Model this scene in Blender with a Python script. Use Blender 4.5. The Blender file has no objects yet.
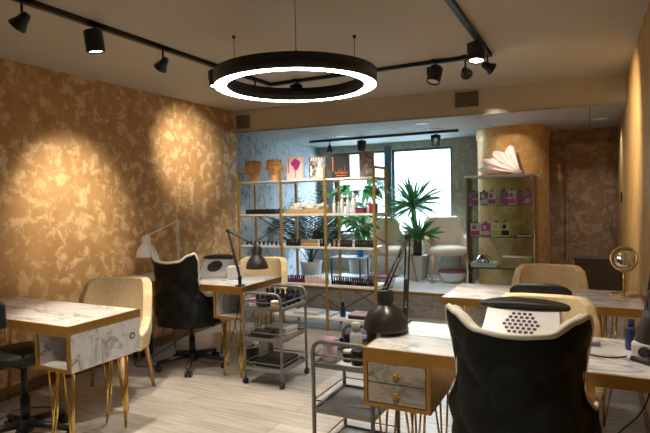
import bpy, math, random
from mathutils import Vector, Matrix
PI = math.pi
C = bpy.context.scene.collection
rnd = random.Random(7)

# ------------------------------------------------------------------ materials
def mat(name, col, rough=.5, metal=0., noise=0., nscale=8., bump=0., bscale=60., col2=None, emit=None, coat=0., alpha=None, spec=None, sheen=0.):
    m = bpy.data.materials.new(name); m.use_nodes = True
    nt = m.node_tree; b = nt.nodes['Principled BSDF']
    c = tuple(col) + (1,)
    b.inputs['Base Color'].default_value = c
    b.inputs['Roughness'].default_value = rough
    b.inputs['Metallic'].default_value = metal
    if spec is not None: b.inputs['Specular IOR Level'].default_value = spec
    if coat: b.inputs['Coat Weight'].default_value = coat; b.inputs['Coat Roughness'].default_value = .08
    if sheen: b.inputs['Sheen Weight'].default_value = sheen; b.inputs['Sheen Roughness'].default_value = .4
    if emit:
        b.inputs['Emission Color'].default_value = tuple(emit[0]) + (1,); b.inputs['Emission Strength'].default_value = emit[1]
    if noise or col2 or bump:
        tc = nt.nodes.new('ShaderNodeTexCoord')
    if noise or col2:
        n = nt.nodes.new('ShaderNodeTexNoise'); n.inputs['Scale'].default_value = nscale; n.inputs['Detail'].default_value = 6
        nt.links.new(tc.outputs['Object'], n.inputs['Vector'])
        r = nt.nodes.new('ShaderNodeValToRGB')
        d = col2 or tuple(max(0, x * (1 - noise)) for x in col)
        r.color_ramp.elements[0].position = .35; r.color_ramp.elements[0].color = tuple(d) + (1,)
        r.color_ramp.elements[1].position = .65; r.color_ramp.elements[1].color = c
        nt.links.new(n.outputs['Fac'], r.inputs['Fac']); nt.links.new(r.outputs['Color'], b.inputs['Base Color'])
    if bump:
        n2 = nt.nodes.new('ShaderNodeTexNoise'); n2.inputs['Scale'].default_value = bscale; n2.inputs['Detail'].default_value = 4
        nt.links.new(tc.outputs['Object'], n2.inputs['Vector'])
        bp = nt.nodes.new('ShaderNodeBump'); bp.inputs['Strength'].default_value = bump; bp.inputs['Distance'].default_value = .01
        nt.links.new(n2.outputs['Fac'], bp.inputs['Height']); nt.links.new(bp.outputs['Normal'], b.inputs['Normal'])
    return m

def plaster(name, base, flake, dark, metal=.55, lo=.5, hi=.6, scale=2.6, rough=.38, stretch=(1, 1, 1)):
    """troweled decorative plaster: metallic flakes over a darker ground"""
    m = bpy.data.materials.new(name); m.use_nodes = True
    nt = m.node_tree; L = nt.links; b = nt.nodes['Principled BSDF']
    tc = nt.nodes.new('ShaderNodeTexCoord'); mp = nt.nodes.new('ShaderNodeMapping'); mp.inputs['Scale'].default_value = stretch
    L.new(tc.outputs['Object'], mp.inputs['Vector'])
    n = nt.nodes.new('ShaderNodeTexNoise'); n.inputs['Scale'].default_value = scale; n.inputs['Detail'].default_value = 9; n.inputs['Roughness'].default_value = .62; n.inputs['Distortion'].default_value = .9
    n2 = nt.nodes.new('ShaderNodeTexNoise'); n2.inputs['Scale'].default_value = scale * 3.4; n2.inputs['Detail'].default_value = 9; n2.inputs['Roughness'].default_value = .68; n2.inputs['Distortion'].default_value = .35
    L.new(mp.outputs[0], n.inputs['Vector']); L.new(mp.outputs[0], n2.inputs['Vector'])
    r1 = nt.nodes.new('ShaderNodeValToRGB'); r1.color_ramp.elements[0].position = .36; r1.color_ramp.elements[0].color = tuple(dark) + (1,)
    r1.color_ramp.elements[1].position = .6; r1.color_ramp.elements[1].color = tuple(base) + (1,)
    L.new(n.outputs['Fac'], r1.inputs['Fac'])
    r2 = nt.nodes.new('ShaderNodeValToRGB'); r2.color_ramp.elements[0].position = lo; r2.color_ramp.elements[1].position = hi
    L.new(n2.outputs['Fac'], r2.inputs['Fac'])
    mx = nt.nodes.new('ShaderNodeMix'); mx.data_type = 'RGBA'
    L.new(r2.outputs['Color'], mx.inputs[0]); L.new(r1.outputs['Color'], mx.inputs[6]); mx.inputs[7].default_value = tuple(flake) + (1,)
    L.new(mx.outputs[2], b.inputs['Base Color'])
    b.inputs['Metallic'].default_value = metal; b.inputs['Roughness'].default_value = rough
    mr = nt.nodes.new('ShaderNodeMapRange'); mr.inputs['To Min'].default_value = rough + .18; mr.inputs['To Max'].default_value = rough
    L.new(r2.outputs['Color'], mr.inputs['Value']); L.new(mr.outputs[0], b.inputs['Roughness'])
    bp = nt.nodes.new('ShaderNodeBump'); bp.inputs['Strength'].default_value = .35; bp.inputs['Distance'].default_value = .012
    L.new(n2.outputs['Fac'], bp.inputs['Height']); L.new(bp.outputs['Normal'], b.inputs['Normal'])
    return m

def marble(name, white=(.83, .82, .80), vein=(.30, .29, .29), rough=.1, scale=2.2, width=.045):
    m = bpy.data.materials.new(name); m.use_nodes = True
    nt = m.node_tree; L = nt.links; b = nt.nodes['Principled BSDF']
    tc = nt.nodes.new('ShaderNodeTexCoord'); mp = nt.nodes.new('ShaderNodeMapping'); mp.inputs['Rotation'].default_value = (.3, .5, .7); mp.inputs['Scale'].default_value = (1, 2.6, 2.0)
    L.new(tc.outputs['Object'], mp.inputs['Vector'])
    def veins(s, w, dist):
        n = nt.nodes.new('ShaderNodeTexNoise'); n.inputs['Scale'].default_value = s; n.inputs['Detail'].default_value = 8; n.inputs['Distortion'].default_value = dist; n.inputs['Roughness'].default_value = .6
        L.new(mp.outputs[0], n.inputs['Vector'])
        s1 = nt.nodes.new('ShaderNodeMath'); s1.operation = 'SUBTRACT'; s1.inputs[1].default_value = .5; L.new(n.outputs['Fac'], s1.inputs[0])
        s2 = nt.nodes.new('ShaderNodeMath'); s2.operation = 'ABSOLUTE'; L.new(s1.outputs[0], s2.inputs[0])
        r = nt.nodes.new('ShaderNodeMapRange'); r.inputs['From Min'].default_value = 0; r.inputs['From Max'].default_value = w; r.inputs['To Min'].default_value = 1; r.inputs['To Max'].default_value = 0
        L.new(s2.outputs[0], r.inputs['Value']); return r
    a = veins(scale, width, .7); c = veins(scale * 2.6, width * .8, .5)
    def mask(sc_, lo, hi):
        md = nt.nodes.new('ShaderNodeTexNoise'); md.inputs['Scale'].default_value = sc_; md.inputs['Detail'].default_value = 3; L.new(mp.outputs[0], md.inputs['Vector'])
        r = nt.nodes.new('ShaderNodeMapRange'); r.inputs['From Min'].default_value = lo; r.inputs['From Max'].default_value = hi; L.new(md.outputs['Fac'], r.inputs['Value']); return r
    def mul(p, q):
        m_ = nt.nodes.new('ShaderNodeMath'); m_.operation = 'MULTIPLY'; L.new(p.outputs[0], m_.inputs[0]); L.new(q.outputs[0], m_.inputs[1]); return m_
    ad = nt.nodes.new('ShaderNodeMath'); ad.operation = 'MAXIMUM'; L.new(mul(a, mask(scale * 1.1, .38, .62)).outputs[0], ad.inputs[0]); L.new(mul(c, mask(scale * 1.7, .47, .75)).outputs[0], ad.inputs[1])
    ml = nt.nodes.new('ShaderNodeMath'); ml.operation = 'MULTIPLY'; ml.inputs[1].default_value = .88; L.new(ad.outputs[0], ml.inputs[0])
    mx = nt.nodes.new('ShaderNodeMix'); mx.data_type = 'RGBA'
    L.new(ml.outputs[0], mx.inputs[0]); mx.inputs[6].default_value = tuple(white) + (1,); mx.inputs[7].default_value = tuple(vein) + (1,)
    L.new(mx.outputs[2], b.inputs['Base Color']); b.inputs['Roughness'].default_value = rough
    return m

def planks(name):
    m = bpy.data.materials.new(name); m.use_nodes = True
    nt = m.node_tree; L = nt.links; b = nt.nodes['Principled BSDF']
    tc = nt.nodes.new('ShaderNodeTexCoord')
    br = nt.nodes.new('ShaderNodeTexBrick'); br.offset = .37; br.inputs['Scale'].default_value = 1
    br.inputs['Brick Width'].default_value = 1.3; br.inputs['Row Height'].default_value = .19; br.inputs['Mortar Size'].default_value = .0022
    br.inputs['Color1'].default_value = (.40, .375, .345, 1); br.inputs['Color2'].default_value = (.48, .455, .425, 1); br.inputs['Mortar'].default_value = (.22, .19, .16, 1); br.inputs['Bias'].default_value = 0
    mp = nt.nodes.new('ShaderNodeMapping'); mp.inputs['Scale'].default_value = (1.2, 16, 1)
    n = nt.nodes.new('ShaderNodeTexNoise'); n.inputs['Scale'].default_value = 2.2; n.inputs['Detail'].default_value = 8; n.inputs['Distortion'].default_value = .6
    L.new(tc.outputs['Object'], br.inputs['Vector']); L.new(tc.outputs['Object'], mp.inputs['Vector']); L.new(mp.outputs[0], n.inputs['Vector'])
    r = nt.nodes.new('ShaderNodeValToRGB'); r.color_ramp.elements[0].position = .3; r.color_ramp.elements[0].color = (.66, .64, .62, 1); r.color_ramp.elements[1].position = .7; r.color_ramp.elements[1].color = (1.1, 1.08, 1.05, 1)
    L.new(n.outputs['Fac'], r.inputs['Fac'])
    mx = nt.nodes.new('ShaderNodeMix'); mx.data_type = 'RGBA'; mx.blend_type = 'MULTIPLY'; mx.inputs[0].default_value = 1
    L.new(br.outputs['Color'], mx.inputs[6]); L.new(r.outputs['Color'], mx.inputs[7]); L.new(mx.outputs[2], b.inputs['Base Color'])
    b.inputs['Roughness'].default_value = .42
    return m

def tiles(name, col, line, w, h, rough=.6):
    m = bpy.data.materials.new(name); m.use_nodes = True
    nt = m.node_tree; L = nt.links; b = nt.nodes['Principled BSDF']
    tc = nt.nodes.new('ShaderNodeTexCoord')
    br = nt.nodes.new('ShaderNodeTexBrick'); br.offset = 0; br.inputs['Scale'].default_value = 1
    br.inputs['Brick Width'].default_value = w; br.inputs['Row Height'].default_value = h; br.inputs['Mortar Size'].default_value = .006
    br.inputs['Color1'].default_value = tuple(col) + (1,); br.inputs['Color2'].default_value = tuple(x * .93 for x in col) + (1,); br.inputs['Mortar'].default_value = tuple(line) + (1,)
    L.new(tc.outputs['Object'], br.inputs['Vector']); L.new(br.outputs['Color'], b.inputs['Base Color']); b.inputs['Roughness'].default_value = rough
    return m

def glass(name, tint=(.93, .97, .97), fres=.12):
    m = bpy.data.materials.new(name); m.use_nodes = True
    nt = m.node_tree; L = nt.links; nt.nodes.remove(nt.nodes['Principled BSDF'])
    out = nt.nodes['Material Output']
    t = nt.nodes.new('ShaderNodeBsdfTransparent'); t.inputs['Color'].default_value = tuple(tint) + (1,)
    g = nt.nodes.new('ShaderNodeBsdfGlossy'); g.inputs['Roughness'].default_value = .03
    lw = nt.nodes.new('ShaderNodeLayerWeight'); lw.inputs['Blend'].default_value = fres
    mx = nt.nodes.new('ShaderNodeMixShader'); L.new(lw.outputs['Fresnel'], mx.inputs[0]); L.new(t.outputs[0], mx.inputs[1]); L.new(g.outputs[0], mx.inputs[2])
    L.new(mx.outputs[0], out.inputs['Surface'])
    return m

M = {}
M['gold_wall'] = plaster('gold_plaster', (.53, .315, .135), (.74, .53, .29), (.43, .235, .09), metal=.35, lo=.49, hi=.60, scale=2.6, rough=.42)
M['bronze_wall'] = plaster('bronze_damask', (.34, .19, .10), (.42, .27, .165), (.27, .14, .07), metal=.3, lo=.5, hi=.56, scale=2.6, rough=.42)
M['side_wall'] = plaster('ochre_grain_plaster', (.50, .285, .095), (.60, .37, .13), (.36, .195, .06), metal=.3, lo=.45, hi=.6, scale=2.0, rough=.42, stretch=(3, 3, .45))
M['daylight_tint_wall'] = plaster('daylight_tint_plaster', (.37, .40, .44), (.13, .13, .135), (.29, .31, .345), metal=.0, lo=.545, hi=.58, scale=4.0, rough=.5, stretch=(1, 1.5, .8))  # blue-grey of the window daylight put into the rear plaster's colour
M['copper'] = plaster('copper_plaster', (.66, .37, .13), (.74, .47, .22), (.56, .29, .09), metal=.5, lo=.47, hi=.62, scale=2.6, rough=.3)
M['grey_wall'] = plaster('greige_plaster', (.36, .33, .30), (.44, .41, .37), (.28, .25, .22), metal=.1, scale=3)
M['ceiling'] = mat('ceiling_paint', (.58, .525, .43), .8, noise=.06, nscale=1.2)
M['soffit'] = tiles('soffit_panels', (.46, .47, .47), (.2, .2, .2), 1.05, .75)
M['floor'] = planks('laminate_planks')
M['platform'] = tiles('pale_floor_tiles', (.62, .62, .61), (.4, .4, .4), .6, .6, .3)
M['skirting'] = mat('brown_skirting', (.22, .12, .05), .5, noise=.2)
M['marble'] = marble('marble_laminate', (.84, .835, .84), (.26, .255, .27), scale=2.4, width=.05)
M['marble_shaded'] = marble('shaded_marble_laminate', (.37, .335, .295), (.12, .10, .08), rough=.25, scale=3.2, width=.05)  # same marble as the tops, with the drawer fronts' shade put into its colour
M['riser'] = marble('stone_riser', (.50, .46, .42), (.20, .18, .17), rough=.4, scale=3.5, width=.07)
M['gold'] = mat('gold_edge', (.42, .225, .05), .42, .4, noise=.12, nscale=14)
M['brass'] = mat('brass_wire', (.86, .60, .18), .25, 1.0, noise=.1, nscale=30)
M['rack_gold'] = mat('matt_gold_metal', (.58, .40, .12), .4, .7, noise=.12, nscale=20)
M['brace'] = mat('aged_brass', (.17, .11, .045), .45, .5, noise=.2, nscale=20)
M['black'] = mat('black_metal', (.012, .012, .013), .45, noise=.3, nscale=20)
M['black_plastic'] = mat('black_plastic', (.016, .016, .018), .38, noise=.25, nscale=20)
M['leather'] = mat('black_leather', (.014, .015, .014), .48, noise=.3, nscale=12, bump=.15, bscale=180)
M['velvet'] = mat('black_velvet', (.0055, .008, .0072), .55, noise=.4, nscale=10, bump=.2, bscale=220, spec=.3)
M['white_cloth'] = mat('white_cloth', (.78, .74, .68), .75, noise=.06, nscale=30, bump=.1)
M['cream'] = mat('cream_boucle', (.80, .64, .40), .9, noise=.14, nscale=60, bump=.4, bscale=140)
M['cream_daylit'] = mat('daylit_cream_boucle', (.72, .62, .49), .9, noise=.12, nscale=60, bump=.4, bscale=140)  # same cream fabric, whitened by the rear daylight in its colour
M['wood'] = mat('beech_wood', (.52, .31, .15), .45, noise=.25, nscale=18)
M['crate'] = mat('raw_pine', (.62, .42, .22), .6, noise=.25, nscale=14)
M['grey_metal'] = mat('grey_enamelled_metal', (.25, .24, .23), .35, .35, noise=.12, nscale=25)
M['chrome'] = mat('chrome', (.75, .75, .76), .12, 1., noise=.05)
M['mirror'] = mat('mirror_glass', (.9, .88, .84), .02, 1., noise=.01)
M['mirror_gold'] = mat('satin_gold', (.80, .60, .32), .25, 1., noise=.1)
M['lamp_black'] = mat('black_lamp_enamel', (.035, .033, .032), .32, .2, noise=.15, nscale=15)
M['lamp_white'] = mat('white_lamp_enamel', (.80, .77, .72), .3, noise=.06, nscale=15)
M['white'] = mat('white_plastic', (.80, .79, .80), .3, noise=.04)
M['dark_hole'] = mat('dark_purple_recess', (.05, .035, .08), .6, noise=.3)
M['white_shelf'] = mat('white_board', (.80, .80, .78), .4, noise=.05)
M['glass'] = glass('clear_glass'); M['pane'] = glass('window_glass', (.95, .98, 1.), .06)
M['frame'] = mat('grey_window_frame', (.07, .10, .115), .5, noise=.1)
M['terracotta'] = mat('terracotta', (.72, .40, .17), .7, noise=.2, nscale=20)
M['leaf'] = mat('palm_leaf', (.06, .26, .06), .4, col2=(.03, .15, .035), nscale=6)
M['leaf_dark'] = mat('dark_leaf', (.02, .075, .03), .45, col2=(.01, .04, .018), nscale=6)
M['leaf_bright'] = mat('bright_leaf', (.07, .30, .06), .4, col2=(.03, .16, .04), nscale=6)
M['trunk'] = mat('palm_trunk', (.12, .085, .06), .8, noise=.5, nscale=30, bump=.5)
M['soil'] = mat('potting_soil', (.04, .028, .02), .95, noise=.4, nscale=40)
M['pot'] = mat('white_planter', (.62, .60, .57), .5, noise=.08)
M['emit'] = mat('ring_diffuser', (1, 1, 1), .5, noise=.01, emit=((1, .96, .90), 22))
M['emit_spot'] = mat('spot_lens', (1, 1, 1), .5, noise=.01, emit=((1, .9, .75), 18))
M['lens_off'] = mat('downlight_lens', (.85, .85, .85), .3, noise=.03)
M['maroon'] = mat('maroon_plastic', (.20, .03, .06), .4, noise=.2)
M['blue'] = mat('blue_plastic', (.02, .12, .55), .25, noise=.1)
M['navy'] = mat('navy_glass', (.02, .035, .12), .15, noise=.1)
M['pink'] = mat('pink_plastic', (.80, .42, .56), .4, noise=.08)
M['lilac'] = mat('lilac_foam', (.55, .47, .58), .7, noise=.1)
M['magenta'] = mat('magenta_card', (.62, .06, .33), .4, noise=.12)
M['yellow'] = mat('yellow_card', (.80, .62, .08), .4, noise=.1)
M['purple'] = mat('plum_lacquer', (.13, .015, .12), .2, noise=.2)
M['rose'] = mat('rose_lacquer', (.75, .45, .47), .25, noise=.1)
M['beige'] = mat('beige_lacquer', (.55, .38, .22), .3, noise=.15)
M['dark_lacquer'] = mat('dark_lacquer', (.022, .010, .016), .2, noise=.3)
M['milk'] = mat('milky_bottle', (.78, .78, .80), .3, noise=.05)
M['mint'] = mat('pale_mint_bottle', (.45, .62, .47), .35, noise=.06)
M['tissue'] = mat('pale_pink_tissue', (.80, .62, .60), .7, noise=.12, nscale=9)
M['orange'] = mat('orange_ink', (.85, .22, .05), .5, noise=.1)
M['brownprint'] = mat('brown_print', (.16, .10, .09), .4, col2=(.40, .30, .27), nscale=14)
M['bwprint'] = mat('black_and_white_print', (.03, .03, .035), .4, col2=(.65, .65, .67), nscale=22)
M['pinkpaper'] = mat('pale_pink_cover', (.78, .66, .70), .45, noise=.05)
M['pages'] = mat('paper_pages', (.75, .72, .66), .8, noise=.1)
M['cardboard'] = mat('tan_cardboard', (.48, .33, .18), .7, noise=.12)
M['console'] = mat('dark_brown_laminate', (.045, .028, .018), .45, noise=.2)
M['paper'] = mat('white_tissue', (.82, .82, .82), .85, noise=.05)
M['fluff'] = mat('white_fluff', (.85, .83, .80), .95, noise=.12, nscale=40, bump=.8, bscale=60)
M['facade'] = tiles('pale_facade', (.098, .094, .090), (.070, .068, .066), 2.6, 1.5)
M['facade_window'] = mat('facade_glazing', (.060, .066, .070), .4, noise=.1)
M['street'] = mat('pale_street', (.2, .21, .22), .8, noise=.1)
M['bag'] = mat('black_bag_film', (.02, .02, .022), .25, noise=.3, bump=.6, bscale=14)
M['film'] = glass('clear_film', (.72, .72, .74), .35)
M['grille'] = mat('vent_grille', (.26, .22, .17), .5, noise=.1)
M['vent_dark'] = mat('vent_shadow', (.02, .015, .01), .8, noise=.2)
M['blue_grey'] = mat('pale_blue_laminate', (.42, .52, .58), .4, noise=.05)

# ------------------------------------------------------------------ mesh builder
class MB:
    def __init__(s): s.v = []; s.f = []; s.m = []; s.sm = []
    def _add(s, vs, fs, mi=0, smooth=False):
        o = len(s.v); s.v += [tuple(p) for p in vs]
        for f in fs: s.f.append([i + o for i in f]); s.m.append(mi); s.sm.append(smooth)
        return s
    def box(s, c, d, mi=0, rot=None, taper=1.0):
        hx, hy, hz = (q / 2 for q in d); vs = []
        for z, k in ((-hz, taper), (hz, 1.0)):
            for x, y in ((-hx, -hy), (hx, -hy), (hx, hy), (-hx, hy)):
                p = Vector((x * k, y * k, z))
                if rot is not None: p = rot @ p
                vs.append(p + Vector(c))
        return s._add(vs, [(3, 2, 1, 0), (4, 5, 6, 7), (0, 1, 5, 4), (1, 2, 6, 5), (2, 3, 7, 6), (3, 0, 4, 7)], mi)
    def b2(s, lo, hi, mi=0):
        return s.box([(a + b) / 2 for a, b in zip(lo, hi)], [b - a for a, b in zip(lo, hi)], mi)
    def tube(s, pts, r, n=8, mi=0, closed=False, smooth=True):
        P = [Vector(p) for p in pts]; k = len(P)
        rr = r if isinstance(r, (list, tuple)) else [r] * k
        T = []
        for i in range(k):
            a = P[i - 1] if (i > 0 or closed) else P[i]; b = P[(i + 1) % k] if (i < k - 1 or closed) else P[i]
            T.append((b - a).normalized())
        up = Vector((0, 0, 1)) if abs(T[0].z) < .9 else Vector((1, 0, 0))
        N = (up - T[0] * up.dot(T[0])).normalized(); vs = []
        for i in range(k):
            N = (N - T[i] * N.dot(T[i])).normalized(); B = T[i].cross(N)
            for j in range(n):
                a = 2 * PI * j / n; vs.append(P[i] + (N * math.cos(a) + B * math.sin(a)) * rr[i])
        fs = []
        for i in range(k if closed else k - 1):
            for j in range(n):
                i2 = (i + 1) % k
                fs.append((i * n + j, i * n + (j + 1) % n, i2 * n + (j + 1) % n, i2 * n + j))
        s._add(vs, fs, mi, smooth)
        if not closed:
            o = len(s.v) - k * n
            s.f.append([o + j for j in range(n)][::-1]); s.m.append(mi); s.sm.append(False)
            s.f.append([o + (k - 1) * n + j for j in range(n)]); s.m.append(mi); s.sm.append(False)
        return s
    def cyl(s, a, b, r0, r1=None, n=16, mi=0):
        return s.tube([a, b], [r0, r0 if r1 is None else r1], n, mi)
    def lathe(s, prof, c=(0, 0, 0), n=24, mi=0, rot=None, smooth=True):
        vs = []; k = len(prof)
        for r, z in prof:
            for j in range(n):
                p = Vector((r * math.cos(2 * PI * j / n), r * math.sin(2 * PI * j / n), z))
                if rot is not None: p = rot @ p
                vs.append(p + Vector(c))
        fs = [(i * n + j, i * n + (j + 1) % n, (i + 1) * n + (j + 1) % n, (i + 1) * n + j) for i in range(k - 1) for j in range(n)]
        return s._add(vs, fs, mi, smooth)
    def grid(s, fn, nu, nv, mi=0, flip=False, smooth=True):
        vs = [fn(i / nu, j / nv) for i in range(nu + 1) for j in range(nv + 1)]
        fs = []
        for i in range(nu):
            for j in range(nv):
                a = i * (nv + 1) + j; q = (a, a + nv + 1, a + nv + 2, a + 1)
                fs.append(q[::-1] if flip else q)
        return s._add(vs, fs, mi, smooth)
    def ball(s, c, r, n=16, mi=0, rot=None):
        if not isinstance(r, (list, tuple)): r = (r, r, r)
        k = n // 2; vs = []
        for i in range(k + 1):
            t = PI * i / k
            for j in range(n):
                p = Vector((r[0] * math.sin(t) * math.cos(2 * PI * j / n), r[1] * math.sin(t) * math.sin(2 * PI * j / n), -r[2] * math.cos(t)))
                if rot is not None: p = rot @ p
                vs.append(p + Vector(c))
        fs = [(i * n + j, i * n + (j + 1) % n, (i + 1) * n + (j + 1) % n, (i + 1) * n + j) for i in range(k) for j in range(n)]
        return s._add(vs, fs, mi, True)
    def cushion(s, c, d, p=3.2, n=28, mi=0, rot=None):
        """soft super-ellipsoid pad"""
        def e(x, q): return math.copysign(abs(x) ** q, x)
        k = n // 2; vs = []
        for i in range(k + 1):
            t = -PI / 2 + PI * i / k
            for j in range(n):
                a = 2 * PI * j / n
                q = Vector((d[0] / 2 * e(math.cos(t), 2 / p) * e(math.cos(a), 2 / p), d[1] / 2 * e(math.cos(t), 2 / p) * e(math.sin(a), 2 / p), d[2] / 2 * e(math.sin(t), 2 / p)))
                if rot is not None: q = rot @ q
                vs.append(q + Vector(c))
        fs = [(i * n + j, i * n + (j + 1) % n, (i + 1) * n + (j + 1) % n, (i + 1) * n + j) for i in range(k) for j in range(n)]
        return s._add(vs, fs, mi, True)
    def build(s, name, mats, parent=None, loc=None, rotz=None, bevel=0):
        me = bpy.data.meshes.new(name); me.from_pydata(s.v, [], s.f)
        for q in (mats if isinstance(mats, (list, tuple)) else [mats]): me.materials.append(M[q] if isinstance(q, str) else q)
        for i, p in enumerate(me.polygons): p.material_index = s.m[i]; p.use_smooth = s.sm[i]
        me.validate(); me.update()
        import bmesh
        bm = bmesh.new(); bm.from_mesh(me); bmesh.ops.remove_doubles(bm, verts=bm.verts, dist=1e-5); bmesh.ops.recalc_face_normals(bm, faces=bm.faces); bm.to_mesh(me); bm.free()
        o = bpy.data.objects.new(name, me); C.objects.link(o)
        if parent is not None: o.parent = parent
        if loc is not None: o.location = loc
        if rotz is not None: o.rotation_euler = (0, 0, rotz)
        if bevel:
            b = o.modifiers.new('bevel', 'BEVEL'); b.width = bevel; b.segments = 2; b.limit_method = 'ANGLE'
        return o

def tag(o, label, cat, group=None, kind=None):
    o['label'] = label; o['category'] = cat
    if group: o['group'] = group
    if kind: o['kind'] = kind
    return o
def thing(name, label, cat, loc=(0, 0, 0), rotz=0, group=None):
    o = bpy.data.objects.new(name, None); o.empty_display_size = .1; C.objects.link(o)
    o.location = loc; o.rotation_euler = (0, 0, rotz)
    return tag(o, label, cat, group)
def struct(o): o['kind'] = 'structure'; return o
def dup(root, loc, rotz=0, label=None, group=None):
    def cp(o, par):
        c = o.copy(); C.objects.link(c)
        if par is not None: c.parent = par
        for ch in list(o.children): cp(ch, c)
        return c
    r = cp(root, None); r.location = loc; r.rotation_euler = (0, 0, rotz)
    if label: r['label'] = label
    if group: r['group'] = group
    return r

# ------------------------------------------------------------------ the setting
XL, XR, YB, YF, HC, HS, YP, ZP = -3.86, .305, 7.55, -1.6, 2.51, 2.25, 6.06, .30
YBM = 5.33
struct(MB().b2((XL - .1, YF, -.1), (XR + .1, YP + .03, 0)).build('floor', 'floor'))
struct(MB().b2((XL - .1, YF, HC), (XR + .1, 5.75, HC + .1)).build('ceiling', 'ceiling'))
struct(MB().b2((XL - .1, YF, 0), (XL, YBM, HC)).build('wall_left', 'gold_wall'))
struct(MB().b2((XL - .1, YBM, 0), (XL, YB + .15, HC)).build('wall_left_rear', 'daylight_tint_wall'))
struct(MB().b2((XR, YF, 0), (XR + .1, YB + .15, HC)).build('wall_right', 'side_wall'))
struct(MB().b2((XL - .1, YF - .1, 0), (XR + .1, YF, HC)).build('wall_front', 'ceiling'))
# back wall pieces around the windows
wb = MB()
wb.b2((XL, YB, 0), (-1.75, YB + .15, .9)); wb.b2((XL, YB, 2.15), (-1.75, YB + .15, HS + .2)); wb.b2((XL, YB, .9), (-3.62, YB + .15, 2.15)); wb.b2((-1.75, YB, 0), (-1.0, YB + .15, HS + .2))
wb.b2((-2.75, YB, .9), (-2.66, YB + .15, 2.15))
struct(wb.build('wall_back', 'grey_wall'))
struct(MB().b2((-1.0, YB, 0), (XR, YB + .15, HS + .2)).build('wall_back_right', 'bronze_wall'))
# dropped soffit with its front bulkhead, running slightly askew like in the room
sv = [(XL, 5.28, HS), (XR, 5.66, HS), (XR, YB, HS), (XL, YB, HS)]
so = MB(); so._add(sv + [(x, y, HS + .02) for x, y, z in sv], [(3, 2, 1, 0), (4, 5, 6, 7), (0, 1, 5, 4), (1, 2, 6, 5), (2, 3, 7, 6), (3, 0, 4, 7)])
struct(so.build('ceiling_rear', 'soffit'))
bh = MB(); q = [(XL, 5.28), (XR, 5.66), (XR, 5.76), (XL, 5.38)]
bh._add([(x, y, HS + .001) for x, y in q] + [(x, y, HC) for x, y in q], [(3, 2, 1, 0), (4, 5, 6, 7), (0, 1, 5, 4), (1, 2, 6, 5), (2, 3, 7, 6), (3, 0, 4, 7)])
struct(bh.build('trim_1', 'ceiling'))
struct(MB().b2((XL, YF, 0), (XL + .012, YP, .09)).build('baseboard_left', 'skirting', bevel=.003))
struct(MB().b2((XR - .012, YF, 0), (XR, YP, .09)).build('baseboard_right', 'skirting', bevel=.003))
# raised platform at the rear: tiled top, stone riser, wooden nosing
pl = struct(MB().b2((XL, YP + .03, 0), (XR, YB, ZP)).build('platform', 'platform'))
rz = MB(); rz.b2((XL, YP + .012, .155), (XR, YP + .03, ZP - .03)); rz.b2((XL, YP + .012, 0), (XR, YP + .03, .148)); rz.build('riser', 'riser', pl)
MB().b2((XL, YP - .005, ZP - .03), (XR, YP + .05, ZP + .004)).build('nosing', 'gold', pl, bevel=.004)
# round column
col = MB(); col.lathe([(.425, ZP), (.425, 2.13), (.44, 2.135), (.44, HS)], (-.87, 7.05, 0), 64)
struct(col.build('column', 'copper'))
# windows
for k, (x0, x1) in enumerate(((-3.62, -2.75), (-2.66, -1.75))):
    w = struct(thing('window_%d' % (k + 1), 'x', 'window')); del w['label']; del w['category']
    f = MB(); t = .035
    f.b2((x0, YB + .05, .9), (x0 + t, YB + .11, 2.15)); f.b2((x1 - t, YB + .05, .9), (x1, YB + .11, 2.15)); f.b2((x0 + t, YB + .05, .9), (x1 - t, YB + .11, .9 + t)); f.b2((x0 + t, YB + .05, 2.15 - t), (x1 - t, YB + .11, 2.15))
    f.build('window_frame', 'frame', w, bevel=.004)
    MB().b2((x0 + t, YB + .077, .9 + t), (x1 - t, YB + .083, 2.15 - t)).build('window_pane', 'pane', w)
    MB().b2((x0 - .02, YB - .06, .88), (x1 + .02, YB + .05, .9)).build('window_sill', 'white_shelf', w, bevel=.004)
struct(MB().b2((-2.76, YB - .012, .9), (-2.65, YB, 2.2)).build('trim_2', 'frame', bevel=.003))
# door in the rear wall
d = struct(thing('door_1', 'x', 'door')); del d['label']; del d['category']
dd = MB(); dd.b2((-.255, YB - .03, ZP), (.285, YB - .001, 2.07)); dd.build('door_panel', 'bronze_wall', d, bevel=.004)
df = MB(); df.b2((-.285, YB - .04, ZP), (-.258, YB - .001, 2.10)); df.b2((.288, YB - .04, ZP), (.304, YB - .001, 2.10)); df.b2((-.258, YB - .04, 2.073), (.288, YB - .001, 2.10)); df.build('door_frame', 'bronze_wall', d)
hd = MB(); hd.cyl((.235, YB - .03, 1.0), (.235, YB - .075, 1.0), .012); hd.tube([(.235, YB - .075, .93), (.235, YB - .078, 1.0), (.235, YB - .075, 1.09)], .011); hd.build('door_handle', 'chrome', d)

# outside: pale street and the sunlit block across it
struct(MB().b2((-40, 8.2, -4), (30, 60, -3.9)).build('street', 'street'))
bl = thing('building', 'pale apartment block across the street outside the rear windows', 'building', (-6, 20, -3.9))
MB().b2((-18, 0, 0), (16, 8, 9.4)).build('wall', 'facade', bl)
MB().b2((-18.2, -.3, 9.4), (16.2, 8, 9.7)).build('roof', 'facade', bl)
for k in range(9):
    for zz in (3.0, 5.6): MB().b2((-9 + k * 2.2, -.05, zz), (-7.7 + k * 2.2, 0, zz + 1.5)).build('window', 'facade_window', bl)

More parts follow.
